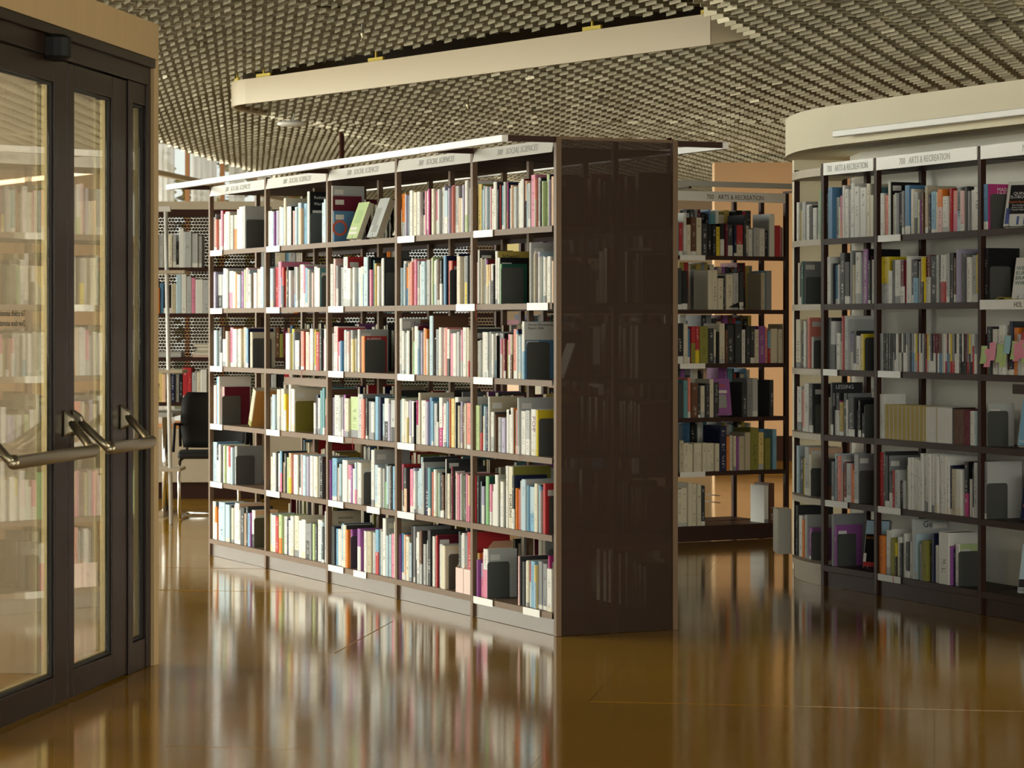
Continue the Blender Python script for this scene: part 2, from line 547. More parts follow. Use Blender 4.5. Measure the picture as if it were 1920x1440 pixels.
# ================================================================== THE SETTING
# ---- floor: large varnished panels over a joint bed
floor = MB().box(-5.3, 9, -4, 46, -0.05, -0.004).build('floor', M_JOINT)
tag(floor, 'glossy ochre-brown floor of large varnished panels', kind='structure')
def floor_panels():
    pw, pl = 1.24, 2.48
    ang = math.radians(-9)
    F = Matrix.Rotation(ang, 4, 'Z')
    base = None
    made = []
    for i in range(-4, 42):
        for j in range(-5, 9):
            cx = j * pl + (pl / 2 if i % 2 else 0)
            cy = i * pw + 0.35
            c = F @ Vector((cx, cy, 0))
            if not (-5.0 < c.x < 8.6 and -3.2 < c.y < 45): continue
            vis = abs(c.x) < 0.2 * c.y + 1.8 and 6.5 < c.y < 36
            made.append((c, vis, i * 100 + j))
    me = None
    for c, vis, seed in made:
        r = random.Random(seed)
        if me is None:
            b = MB().box(-pl / 2 + 0.0003, pl / 2 - 0.0003, -pw / 2 + 0.0003, pw / 2 - 0.0003, -0.004, 0.0)
            o = b.build('floor_panel', M_FLOOR, floor)
            me = o.data
        else:
            o = bpy.data.objects.new('floor_panel', me)
            COL.objects.link(o); o.parent = floor
        o.location = (c.x, c.y, 0)
        o.rotation_euler = (r.uniform(-1, 1) * 0.0011, r.uniform(-1, 1) * 0.0009, ang)
floor_panels()

# ---- ceiling: dark void slab with hanging staggered plates
ceiling = MB().prism([(-6.5, -4), (9, -4), (9, 46), (-2.2, 46), (-3.75, 26.2), (-3.75, 24), (-6.5, 24)], 3.45, 3.6).build('ceiling', M_SLAB)
tag(ceiling, 'dark ceiling void above a field of hanging khaki-grey plates', kind='structure')

U = Vector((-0.34, 0.9404, 0))       # basket weave: plates run along U and across it
V = Vector((0.9404, 0.34, 0))
ISLAND = [(-2.02, 19.95), (-1.98, 19.62), (-1.78, 19.42), (1.14, 15.50), (1.36, 15.30), (1.75, 15.55), (3.7, 21.5), (-1.72, 21.6), (-1.95, 20.9)]
def inside(poly, x, y):
    r = False
    k = len(poly)
    for i in range(k):
        x0, y0 = poly[i]; x1, y1 = poly[(i + 1) % k]
        if (y0 > y) != (y1 > y) and x < (x1 - x0) * (y - y0) / (y1 - y0) + x0: r = not r
    return r
Z_OUT, Z_ISL, Z_FAR = 3.20, 3.00, 3.08
def ceil_z(x, y):
    w = 0.020 * math.sin(0.9 * x + 0.5 * y) + 0.014 * math.sin(0.37 * y - 1.3 * x + 1.0)
    # right of the fascia's point the lower level reaches towards the viewer
    if y <= 15.3 and x > 0.865 + (y - 13.35) * 0.254: return Z_ISL + 0.3 * w
    if 15.3 < y < 21.5 and x > 1.36: return Z_ISL + 0.3 * w
    if inside(ISLAND, x, y): return Z_ISL + 0.3 * w
    if y > 21.5 and x > -1.84 + (y - 21.9) * 0.18: return Z_FAR + 0.5 * w
    return Z_OUT + w

PLATE_L, PLATE_H, PLATE_T = 0.150, 0.090, 0.005
PA, PB = 0.252, 0.096
def plate_verts():
    return MB().box(-PLATE_L / 2, PLATE_L / 2, -PLATE_T / 2, PLATE_T / 2, 0, PLATE_H)
def ceiling_plates():
    items = []
    r = random.Random(3)
    for i in range(-520, 520):
        for j in range(-60, 220):
            q = U * (j * PA + (PA / 2 if i % 2 else 0)) + V * (i * PB)
            if not (9.5 < q.y < 39): continue
            if abs(q.x) > 0.2 * q.y + 1.5: continue
            for across in (0, 1):
                p = q + U * (PA / 2 * across)
                # the ceiling stops short of the facade
                if p.x < -3.55 + (p.y - 26.5) * 0.0836: continue
                z = ceil_z(p.x, p.y) + 0.012 * across
                px, py = project((p.x, p.y, z))
                inview = -10 < px < 1930 and -8 < py < 420
                tilt = r.gauss(0, 0.028)
                if r.random() < 0.025: tilt += r.uniform(-0.6, 0.6)
                yaw = r.gauss(0, 0.03) + across * math.pi / 2
                items.append((p.y, inview, p.x, z, tilt, yaw))
    items.sort(key=lambda t: (not t[1], t[0]))
    tpl = plate_verts()
    me = None
    rest = MB()
    ang = math.atan2(U.y, U.x)
    for k, (y, inview, x, z, tilt, yaw) in enumerate(items):
        M = Matrix.Translation((x, y, z)) @ Matrix.Rotation(ang + yaw, 4, 'Z') @ Matrix.Rotation(tilt, 4, 'X')
        if k < 300 and inview:
            if me is None:
                o = tpl.build('ceiling_plate', M_PLATE, ceiling)
                me = o.data
            else:
                o = bpy.data.objects.new('ceiling_plate', me)
                COL.objects.link(o); o.parent = ceiling
            o.matrix_local = M
        else:
            rest.F = M
            rest.add(tpl.v, tpl.f)
    o = rest.build('ceiling_plates', M_PLATE, ceiling)
    tag(o, kind='stuff')
ceiling_plates()

# cream fascia around the lower ceiling island
def off_poly(poly, d):
    c = Vector((sum(p[0] for p in poly) / len(poly), sum(p[1] for p in poly) / len(poly)))
    out = []
    for x, y in poly:
        v = (Vector((x, y)) - c).normalized()
        out.append((x + v.x * d, y + v.y * d))
    return out
def smooth_poly(poly, it=2):
    for _ in range(it):
        q = []
        k = len(poly)
        for i in range(k):
            a, b = Vector(poly[i]), Vector(poly[(i + 1) % k])
            q += [tuple(a * 0.75 + b * 0.25), tuple(a * 0.25 + b * 0.75)]
        poly = q
    return poly
fasc = [(-1.90, 20.55), (-2.06, 20.15), (-2.10, 19.82), (-2.02, 19.52), (-1.82, 19.30), (-1.35, 18.68), (-0.3, 17.27), (0.6, 16.05), (1.06, 15.43), (1.14, 15.33)]
tmp = fasc[:]
for _ in range(2):
    q = [tmp[0]]
    for a, b in zip(tmp[:-1], tmp[1:]):
        q += [(a[0] * .75 + b[0] * .25, a[1] * .75 + b[1] * .25), (a[0] * .25 + b[0] * .75, a[1] * .25 + b[1] * .75)]
    q.append(tmp[-1]); tmp = q
inner = []
for i, p in enumerate(tmp):
    a, b = tmp[max(0, i - 1)], tmp[min(len(tmp) - 1, i + 1)]
    d = Vector((b[0] - a[0], b[1] - a[1])).normalized()
    inner.append((p[0] - d.y * 0.02, p[1] + d.x * 0.02))
fo = MB().slab_between(tmp, inner, 2.985, 3.165).build('trim_1', M_FASCIA)
MB().add([(1.143, 15.328, 2.985), (1.143, 15.328, 3.165), (1.385, 15.26, 3.02), (1.155, 15.345, 2.985), (1.155, 15.345, 3.165), (1.39, 15.275, 3.02)], [(0, 2, 1), (3, 4, 5), (0, 1, 4, 3), (1, 2, 5, 4), (2, 0, 3, 5)]).build('pointed_end', M_FASCIA, fo)
tag(fo, 'cream metal fascia band edging the lower ceiling island', kind='structure')
for k, s in enumerate((0.30, 0.46, 0.60, 0.76, 0.95)):
    i = int(s * (len(tmp) - 1)); a = Vector(tmp[i]); b = Vector(tmp[i + 1]); d = (b - a).normalized()
    Fm = frame((a.x, a.y), d)
    m = MB(Fm)
    m.box(-0.09, 0.09, 0.03, 0.045, 3.15, 3.195).box(-0.006, 0.006, 0.032, 0.044, 3.195, 3.40)
    m.build('hanger_bracket', M_YELLOW, fo, origin=(a.x, a.y, 3.16))

# ---- soffit over the curved bookcase on the right
SOF = [(3.05, 10.8), (2.36, 12.26), (1.66, 13.72), (1.535, 14.12), (1.50, 14.50), (1.515, 14.85), (1.60, 15.12), (1.76, 15.28), (2.0, 15.32), (4.6, 14.2)]
tmp = SOF[:]
for _ in range(3):
    q = [tmp[0]]
    for a, b in zip(tmp[:-1], tmp[1:]):
        q += [(a[0] * .75 + b[0] * .25, a[1] * .75 + b[1] * .25), (a[0] * .25 + b[0] * .75, a[1] * .25 + b[1] * .75)]
    q.append(tmp[-1]); tmp = q
sof = MB().prism(list(reversed(tmp + [(5.2, 10.8)])), 2.30, 2.505).build('trim_2', M_CREAM)
tag(sof, 'cream rounded soffit over the curved bookcase', kind='structure')
# slim light strip along the soffit's lower edge
d = Vector((1.66 - 2.36, 13.72 - 12.26)).normalized(); nrm = Vector((-d.y, d.x))
a = Vector((3.05, 10.8)); b = Vector((1.70, 13.62))
Fm = frame((b.x, b.y), (a - b))
L_ = (a - b).length
st = MB(Fm).box(0.0, L_, -0.075, -0.035, 2.33, 2.362).build('light_strip', M_ALU, None, origin=(b.x, b.y, 2.33), bevel=0.003)
tag(st, 'slim white light strip along the lower edge of the cream soffit', 'light strip')
for t in (0.3, 1.3, 2.3):
    MB(Fm).box(t, t + 0.03, -0.04, 0.03, 2.335, 2.355).build('strip_bracket', M_ALU, st)

# ---- walls
tag(MB().box(2.05, 9, 27.0, 27.3, 0, 3.02).build('wall_back', M_PEACH), 'peach plastered partition under the ceiling at the back', kind='structure')
tag(MB().box(-0.6, 9, 36.0, 36.3, 0, 3.45).build('wall_far', M_WARMWALL), 'warm beige wall at the far end of the hall', kind='structure')
tag(MB().box(8.7, 9, -4, 4, 0, 3.45).box(8.7, 9, 12, 46, 0, 3.45).box(8.7, 9, 4, 12, 0, 0.8).box(8.7, 9, 4, 12, 3.15, 3.45).build('wall_right', M_WARMWALL), 'warm beige side wall', kind='structure')
tag(MB().box(-6.5, -2.1, -4, -3.7, 0, 3.45).box(7.1, 9, -4, -3.7, 0, 3.45).box(-2.1, 7.1, -4, -3.7, 0, 0.8).box(-2.1, 7.1, -4, -3.7, 3.15, 3.45).build('wall_rear', M_WARMWALL), 'beige wall behind the viewer', kind='structure')
tag(MB().box(-6.0, -5.3, -4, 11.0, 0, 3.45).build('wall_left', M_WARMWALL), 'beige wall beyond the vestibule', kind='structure')
tag(MB().box(2.05, 8.7, 26.985, 26.999, 0, 0.25).build('baseboard_back', M_DARK), 'dark skirting under the peach partition', kind='structure')
# low white counter front beyond the back bookcase
# white curved wall behind the right-hand bookcase
P0, P1, P2, P3, P4 = (2.59, 11.75), (2.217, 12.65), (1.846, 13.55), (1.632, 14.02), (1.54, 14.64)
def offset_line(pts, d):
    out = []
    for i, p in enumerate(pts):
        a, b = pts[max(0, i - 1)], pts[min(len(pts) - 1, i + 1)]
        t = Vector((b[0] - a[0], b[1] - a[1])).normalized()
        out.append((p[0] - t.y * d, p[1] + t.x * d))
    return out
wl = [(1.53, 14.66), (1.545, 14.30), (1.63, 14.02), P2, P1, P0, (3.0, 10.75)]
A_ = offset_line(wl, 0.33); B_ = offset_line(wl, 0.45)
tag(MB().slab_between(A_, B_, 0, 2.30).build('wall_curved', M_WHITE), 'white curved wall behind the right-hand bookcase', kind='structure')

tag(MB().box(1.585, 1.86, 14.98, 15.08, 0, 2.30).build('wall_end', M_CREAM), 'cream end pier of the curved wall behind the rounded bay', kind='structure')

# ---- facade: larch mullions and tall panes
def facade():
    k = 0
    def run(p0, d, step, count, top, base=0.0):
        nonlocal k
        me = {}
        ang = math.atan2(d[1], d[0])
        for i in range(count):
            k += 1
            w = empty('window_%d' % k, (p0[0] + d[0] * i * step, p0[1] + d[1] * i * step, 0), 'tall glazed facade bay between larch mullions', kind='structure', rotz=ang)
            if not me:
                F = WM(w)
                parts = [('mullion', MB(F).box(-0.03, 0.03, -0.04, 0.04, base, top), M_TIMBER),
                         ('pane', MB(F).box(0.034, step - 0.034, -0.006, 0.006, base + 0.08, top - 0.1), M_WINGL),
                         ('sill', MB(F).box(0.031, step - 0.031, -0.04, 0.04, base, base + 0.08), M_TIMBER),
                         ('head_rail', MB(F).box(0.031, step - 0.031, -0.04, 0.04, top - 0.1, top), M_TIMBER)]
                for nm, mb, mt in parts:
                    o = mb.build(nm, mt, w)
                    me[nm] = o.data
            else:
                for nm in me:
                    o = bpy.data.objects.new(nm, me[nm]); COL.objects.link(o); o.parent = w
    run((-4.9, 11.2), (0, 1), 1.15, 21, 3.4)
    run((-4.85, 36.0), (1, 0), 0.47, 9, 4.4)
    run((-2.1, -3.85), (1, 0), 1.15, 8, 3.15, 0.8)  # made-up unseen windows, added to go with the rear fill lamp
    run((8.85, 4.0), (0, 1), 1.0, 8, 3.15, 0.8)  # invented unseen windows for the fill lamp on the right
facade()
tag(MB().box(-5.1, -2.3, 24.0, 36.2, 4.42, 4.6).build('ceiling_window_strip', M_CREAM), 'cream ceiling of the raised strip by the windows', kind='structure')
# beige curtain track hanging in front of the windows
a = Vector((-3.92, 27.2)); b = Vector((-2.9, 34.8))
Fm = frame((a.x, a.y), b - a)
trk = MB(Fm).box(0, (b - a).length, -0.02, 0.05, 2.97, 3.02).build('trim_3', M_BEIGE)
tag(trk, 'beige curtain track hanging in front of the windows', kind='structure')
# sheer curtains
def curtain(x0, length, seed, label):
    r = random.Random(seed)
    o = empty('sheer_curtain', (x0, 35.75, 0.03), label, 'curtain', 'sheer curtains along the windows')
    k = int(length / 0.02)
    vs, fs = [], []
    ph = r.uniform(0, 6)
    for i in range(k + 1):
        x = i * 0.02
        yy = 0.035 * math.sin(x * 42 + ph) + 0.012 * math.sin(x * 91 + ph * 2)
        vs += [(x, yy, 0.02), (x, yy * 0.8, 4.1)]
    for i in range(k): fs.append((2 * i, 2 * i + 2, 2 * i + 3, 2 * i + 1))
    m = MB(WM(o)); m.add(vs, fs, 0, True)
    c = m.build('cloth', M_SHEER, o)
    sd = c.modifiers.new('thickness', 'SOLIDIFY'); sd.thickness = 0.001
    MB(WM(o)).box(-0.02, length + 0.02, -0.012, 0.012, 4.1, 4.13).build('heading_tape', M_BEIGE, o)
curtain(-4.78, 0.26, 1, 'sheer white curtain nearest the maple vestibule edge')
curtain(-4.30, 0.34, 2, 'sheer white curtain second from the maple vestibule edge')
curtain(-3.80, 0.22, 3, 'sheer white curtain third from the maple vestibule edge')
curtain(-3.42, 0.36, 4, 'sheer white curtain fourth from the maple vestibule edge')

# ---- outdoors
tag(MB().prism([(-60, 5), (-5.7, 5), (-5.7, 36.6), (30, 36.6), (30, 140), (-60, 140)], -0.3, -0.1).build('ground', M_GRASS), 'autumn lawn outside the windows', kind='structure')
def tree(x, y, h, seed, label):
    r = random.Random(seed)
    t = empty('tree', (x, y, -0.1), label, 'tree', 'autumn trees outside the windows')
    MB().tube([(x, y, -0.1), (x + 0.1, y, h * 0.3), (x - 0.05, y + 0.1, h * 0.6)], 0.12, 8, rr=[0.16, 0.12, 0.07]).build('trunk', M_BARK, t)
    m = MB()
    for k in range(900):
        a = r.uniform(0, 6.283); zz = r.uniform(0.22, 1.0); rad = math.sqrt(r.random()) * h * 0.36 * math.sin(math.pi * min(1, zz * 0.95 + 0.05)) ** 0.6
        c = Vector((x + rad * math.cos(a), y + rad * math.sin(a), zz * h))
        q = Matrix.Translation(c) @ Matrix.Rotation(r.uniform(0, 6), 4, 'Z') @ Matrix.Rotation(r.uniform(0, 3), 4, 'X')
        m.F = q
        s = r.uniform(0.12, 0.22)
        m.add([(-s, 0, 0), (0, -s * .5, 0.02), (s, 0, 0), (0, s * .5, 0.02)], [(0, 1, 2, 3)])
    tag(m.build('crown', M_LEAF, t), kind='stuff')
tree(-7.2, 50, 5.0, 1, 'yellow autumn tree seen through the windows, nearest the vestibule edge')
tree(-4.6, 53, 5.5, 2, 'yellow autumn tree seen through the windows, second along')
tree(-11.0, 62, 6.5, 3, 'taller yellow autumn tree farther off through the windows')
tree(-5.5, 66, 5.0, 4, 'yellow autumn tree behind the farthest curtain')

# slender columns
for x, y, lab in ((-1.57, 24.6, 'slender oxide-red steel column above the left half of the long bookcase'), (1.45, 24.6, 'slender oxide-red steel column beside the perforated end panel')):
    c = empty('steel_column', (x, y, 0), lab, 'column')
    MB().tube([(x, y, 0.012), (x, y, 3.40)], 0.024, 12).build('shaft', M_COLUMN, c)
    MB().box(x - 0.07, x + 0.07, y - 0.07, y + 0.07, 0.0015, 0.012).build('base_plate', M_COLUMN, c)

# ---- vestibule: maple box with automatic double door
C0 = Vector((-1.453, 10.73)); DQ = Vector((-0.156, -0.988)).normalized(); 
# local frame: x = towards the viewer along the door plane, y = to the left (into the box)
VF = frame(C0, DQ)       # y axis of frame = (-dy, dx) = (0.988,-0.156): out of the box
NO = Vector((0.988, -0.156, 0))
vest = empty('wall_vestibule', (C0.x, C0.y, 0), 'maple-veneered entrance vestibule box', kind='structure')
MB(VF).box(-0.067, 3.4, -0.12, 0.012, 2.445, 2.588).build('maple_header', M_WOOD, vest)
MB(VF).box(-0.067, -0.003, -0.12, 0.012, 0.0015, 2.443).build('maple_edge', M_WOOD, vest)
cn = VF @ Vector((-0.067, 0.0, 0))
def vbox(x0, x1, y0, y1, z0, z1): return MB().box(x0, x1, y0, y1, z0, z1)
vbox(-5.0, -1.62, 10.50, 10.72, 0.0015, 2.44).build('maple_side_wall', M_WOODIN, vest)
vbox(-5.0, -2.25, 6.9, 7.05, 0.0015, 2.44).build('maple_near_wall', M_WOODIN, vest)
MB().prism([(-5.0, 6.9), (-2.30, 6.9), (-1.70, 10.72), (-5.0, 10.72)], 2.45, 2.58).build('vestibule_roof', M_WOODIN, vest)
mt = MB().prism([(-4.6, 7.3), (-2.2, 7.3), (-1.80, 10.02), (-4.6, 10.02)], 0.0015, 0.011).build('entrance_mat', M_MAT)
tag(mt, 'coarse brown entrance mat inside the glazed vestibule', 'mat')

door = empty('door_1', (C0.x, C0.y, 0), 'bronze-framed glazed automatic double door with push bars', kind='structure')
def dbox(name, q0, q1, y0, y1, z0, z1, m, parent, bevel=0.0):
    return MB(VF).box(q0, q1, y0, y1, z0, z1).build(name, m, parent, bevel=bevel)
dbox('frame_head', 0.0, 3.2, -0.10, 0.0, 2.335, 2.44, M_DOOR, door, 0.003)
dbox('frame_cornice', 0.0, 3.2, 0.001, 0.02, 2.405, 2.44, M_DOOR, door, 0.002)
dbox('frame_jamb', 0.0, 0.055, -0.10, 0.0, 0.0015, 2.333, M_DOOR, door, 0.003)
dbox('frame_jamb', 0.242, 0.298, -0.10, 0.0, 0.0015, 2.333, M_DOOR, door, 0.003)
dbox('frame_sill', 0.057, 0.240, -0.09, -0.005, 0.0015, 0.12, M_DOOR, door, 0.003)
dbox('frame_transom', 0.057, 0.240, -0.09, -0.005, 2.25, 2.333, M_DOOR, door, 0.003)
def glazing(q0, q1, z0, z1, parent):
    dbox('glass_pane', q0 + 0.004, q1 - 0.004, -0.030, -0.026, z0 + 0.004, z1 - 0.004, M_GLASS, parent)
    dbox('glass_pane', q0 + 0.004, q1 - 0.004, -0.056, -0.052, z0 + 0.004, z1 - 0.004, M_GLASS, parent)
    for a, b in ((q0 + 0.002, q0 + 0.014), (q1 - 0.014, q1 - 0.002)):
        dbox('glazing_spacer', a, b, -0.051, -0.031, z0 + 0.006, z1 - 0.006, M_GOLD, parent)
    dbox('glazing_spacer', q0 + 0.016, q1 - 0.016, -0.051, -0.031, z0 + 0.004, z0 + 0.014, M_GOLD, parent)
    for a, b, c, e in ((q0 + 0.0005, q0 + 0.009, z0, z1), (q1 - 0.009, q1 - 0.0005, z0, z1), (q0 + 0.01, q1 - 0.01, z0 + 0.0005, z0 + 0.010), (q0 + 0.01, q1 - 0.01, z1 - 0.010, z1 - 0.0005)):
        dbox('gasket', a, b, -0.0255, -0.016, c, e, M_RUBBER, parent)
glazing(0.057, 0.240, 0.122, 2.248, door)
def leaf(q0, q1, gl, gr, label):
    lf = empty('door_leaf', tuple(VF @ Vector((q0, 0, 0))))
    lf.parent = door
    lf.location = WM(door).inverted() @ (VF @ Vector((q0, 0, 0)))
    lf['label'] = label
    st = dbox('stile', q0 + 0.002, gl, -0.075, -0.006, 0.008, 2.33, M_DOOR, lf, 0.004)
    st = dbox('stile', gr, q1 - 0.002, -0.075, -0.006, 0.008, 2.33, M_DOOR, lf, 0.004)
    dbox('rail', gl + 0.001, gr - 0.001, -0.075, -0.006, 0.008, 0.108, M_DOOR, lf, 0.004)
    dbox('rail', gl + 0.001, gr - 0.001, -0.075, -0.006, 2.245, 2.33, M_DOOR, lf, 0.004)
    glazing(gl, gr, 0.11, 2.243, lf)
    return lf
leafB = leaf(0.302, 1.022, 0.492, 0.948, 'narrower leaf nearest the maple edge')
leafA = leaf(1.026, 2.02, 1.172, 1.90, 'wide leaf cut by the left edge of the picture')
dbox('frame_jamb', 2.03, 2.10, -0.10, 0.0, 0.0015, 2.333, M_DOOR, door, 0.003)
glazing(2.11, 3.1, 0.122, 2.248, door)
def push_bar(qa, qb, ga, gb, parent):
    """Push bar: two brackets on the stiles, arms swinging out and down, one grip between them."""
    z0, zb, out = 1.02, 0.922, 0.135
    for q, g in ((qa, ga), (qb, gb)):
        m = MB(VF)
        m.add([(q - 0.016, -0.006, z0 - 0.055), (q + 0.016, -0.006, z0 - 0.055), (q + 0.016, -0.006, z0 + 0.045), (q - 0.016, -0.006, z0 + 0.045),
               (q - 0.013, 0.045, z0 - 0.03), (q + 0.013, 0.045, z0 - 0.03), (q + 0.013, 0.030, z0 + 0.02), (q - 0.013, 0.030, z0 + 0.02)],
              [(3, 2, 1, 0), (4, 5, 6, 7), (0, 1, 5, 4), (1, 2, 6, 5), (2, 3, 7, 6), (3, 0, 4, 7)])
        m.build('bar_bracket', M_HANDLE, parent, bevel=0.006)
        e = (g - q)
        MB(VF).tube([(q, 0.02, z0), (q + e * 0.3, 0.06, z0 - 0.035), (q + e * 0.75, 0.105, z0 - 0.072), (g, out, zb)], 0.015, 10).build('bar_arm', M_HANDLE, parent)
    MB(VF).tube([(ga, out, zb + 0.010), (ga + 0.012, out + 0.002, zb), (gb - 0.012, out + 0.002, zb), (gb, out, zb + 0.010)], 0.0225, 14).build('push_grip', M_HANDLE, parent)
push_bar(0.385, 0.965, 0.45, 0.985, leafB)
push_bar(1.065, 1.96, 1.16, 2.02, leafA)
MB(VF).tube([(1.06, -0.006, 0.905), (1.06, 0.02, 0.905)], 0.016, 12).build('lock_cylinder', M_HANDLE, leafA)
# small sensor box above the doors
m = MB(VF @ Matrix.Translation((1.225, 0.03, 2.365)) @ Matrix.Rotation(math.pi / 2, 4, 'Y'))
m2 = MB(VF)
prof = [(-0.012, -0.0), (0.028, -0.006), (0.045, -0.03), (0.045, -0.055), (0.030, -0.075), (0.0, -0.085), (-0.0, 0.0)]
pts = []
for k in range(9):
    a = math.pi * k / 8
    pts.append((math.cos(a) * 0.06, math.sin(a) * 0.075))
vs = [(1.235 + x, 0.001 + y, 2.33) for x, y in pts] + [(1.235 + x, 0.001 + y, 2.395) for x, y in pts] + [(1.235 + x * 0.8, 0.001 + y * 0.75, 2.408) for x, y in pts] + [(1.235 + x * 0.8, 0.001 + y * 0.7, 2.316) for x, y in pts]
k = 9
fs = []
for (lo, hi) in ((0, 1), (1, 2), (3, 0)):
    for i in range(k):
        j = (i + 1) % k
        fs.append((lo * k + i, lo * k + j, hi * k + j, hi * k + i))
fs += [tuple(range(2 * k, 3 * k)), tuple(reversed(range(3 * k, 4 * k)))]
m2.add(vs, fs, 0, False)
m2.build('motion_sensor', M_BLKPL, door)
# notice on the wide leaf's glass, seen from behind (mirror writing)
for s, z in (('Tür schließt automatisch', 1.404), ('Door closes automatically', 1.370)):
    p = VF @ Vector((1.433, -0.0255, z))
    # reads correctly from inside the vestibule
    o = lettering(s, 0.029, axes(p, (DQ.x, DQ.y, 0), (0, 0, 1), -NO), M_LETDK, leafA, 'glass_lettering')
# ================================================================== BOOKCASES
ZS = [0.10, 0.4425, 0.785, 1.1275, 1.47, 1.8125]      # shelf tops, bottom to top
TH = 0.027
CELLS = {}        # (bay key, row from top 1..6) -> (frame matrix at the cell's left front, clear width)

def shelf_label(F, x0, w, z, parent, yf=-0.004):
    o = MB(F).box(x0, x0 + w, yf - 0.002, yf, z - 0.031, z + 0.002).build('shelf_label', M_SIGN, parent)
    return o

# ---- long double-sided bookcase
ML = Vector((-1.810, 15.903)); MX = Vector((0.4342, -0.9008)).normalized()
MF = frame(ML, MX)
UP = [0.0, 0.962, 1.900, 2.828, 3.730, 4.618]
MD = 0.6127
bcm = empty('bookcase', (ML.x, ML.y, 0), 'long double-sided brown steel bookcase with a perforated end panel', 'bookcase')
for k, t in enumerate(UP):
    x0 = t - 0.0125 if 0 < k < 5 else (t if k == 0 else t - 0.025)
    for y0 in (0.0, 0.294, MD - 0.025):
        if k == 5: x0 = t - 0.041 if y0 == 0.294 else t - 0.025
        MB(MF).box(x0, x0 + 0.025, y0, y0 + 0.025, 0.0015, 2.205).build('upright', M_METAL, bcm)
SIGNTXT = '300   SOCIAL SCIENCES'
for b in range(5):
    xa, xb = UP[b] + (0.026 if b == 0 else 0.0135), UP[b + 1] - (0.043 if b == 4 else 0.0135)
    CL = {}
    for r in range(6):
        z = ZS[5 - r]
        CELLS[('M%d' % (b + 1), r + 1)] = (MF @ Matrix.Translation((xa, 0.0, z)), xb - xa)
        m = MB(MF)
        m.box(xa, xb, 0.002, 0.290, z - 0.004, z).box(xa, xb, 0.0, 0.0025, z - TH, z + 0.0)
        sh = m.build('shelf', M_METAL, bcm)
        m = MB(MF)
        m.box(xa, xb, 0.322, MD - 0.004, z - 0.004, z).box(xa, xb, MD - 0.0025, MD, z - TH, z)
        m.build('shelf', M_DARK, bcm)
        # label strips on the shelf edge
        if not (b == 2 and r == 0) and not (b == 4 and r in (3, 4)) and not (b in (0, 1) and r == 5) and not (b == 1 and r == 2) and not (b == 3 and r == 5):
            x = xa + 0.02
            if b == 4 and r == 1: x = xb - 0.24
            if b == 3 and r == 1: x = xb - 0.15
            shelf_label(MF, x, 0.21, z, sh)
            if (b, r) in ((2, 4), (4, 5), (2, 5)): shelf_label(MF, xa + (0.55 if b != 2 or r == 4 else 0.37), 0.17, z, sh)
    # top deck and header sign
    MB(MF).box(xa, xb, 0.004, MD - 0.004, 2.150, 2.158).build('top_panel', M_DARK, bcm)
    sg = MB(MF).add([(xa, -0.002, 2.138), (xb, -0.002, 2.138), (xb, 0.010, 2.196), (xa, 0.010, 2.196), (xa, 0.002, 2.138), (xb, 0.002, 2.138), (xb, 0.014, 2.196), (xa, 0.014, 2.196)],
                    [(0, 1, 2, 3), (7, 6, 5, 4), (0, 4, 5, 1), (1, 5, 6, 2), (2, 6, 7, 3), (3, 7, 4, 0)]).build('header_sign', M_SIGN, bcm)
    up = Vector((0, 0.012, 0.058)).normalized()
    up = (MF.to_3x3() @ up)
    xx = MF.to_3x3() @ Vector((1, 0, 0))
    nn = xx.cross(up)
    p = MF @ Vector((xa + 0.26, 0.0012, 2.1545)) + nn * 0.0006
    lettering(SIGNTXT, 0.041, axes(p, xx, up, nn), M_LETTER, sg, 'sign_lettering')
    MB(MF).box(xa, xb, 0.012, 0.020, 0.0015, 0.072).build('plinth', M_PLINTH, bcm)
    MB(MF).box(xa, xb, MD - 0.020, MD - 0.012, 0.0015, 0.072).build('plinth', M_DARK, bcm)
# perforated end panel
MB(MF).box(4.604, 4.612, 0.027, MD - 0.027, 0.002, 2.19).build('end_panel', M_PERF, bcm)
MB(MF).box(4.590, 4.616, 0.026, MD - 0.026, 2.192, 2.205).build('end_rail', M_METAL, bcm)
# light rails on brackets, both sides
for side in (-1, 1):
    ya = -0.265 if side < 0 else MD + 0.235
    for a, b in ((-0.0, 1.9), (1.903, 3.73), (3.733, 4.618)):
        MB(MF).box(a, b, ya, ya + 0.030, 2.172, 2.204).build('light_rail', M_ALU, bcm, bevel=0.002)
    for k in (0, 2, 4, 5):
        t = UP[k] - (0.03 if k == 5 else 0.0)
        if k == 0: t += 0.002
        if side < 0: MB(MF).box(t, t + 0.022, ya + 0.031, -0.001, 2.178, 2.2035).build('rail_bracket', M_DARK, bcm)
        else: MB(MF).box(t, t + 0.022, MD + 0.001, ya - 0.001, 2.178, 2.2035).build('rail_bracket', M_DARK, bcm)
# hanging flap under the third shelf of the second bay
MB(MF).box(UP[1] + 0.14, UP[2] - 0.16, 0.06, 0.066, 1.038, 1.082).build('hanging_flap', M_METAL, bcm)

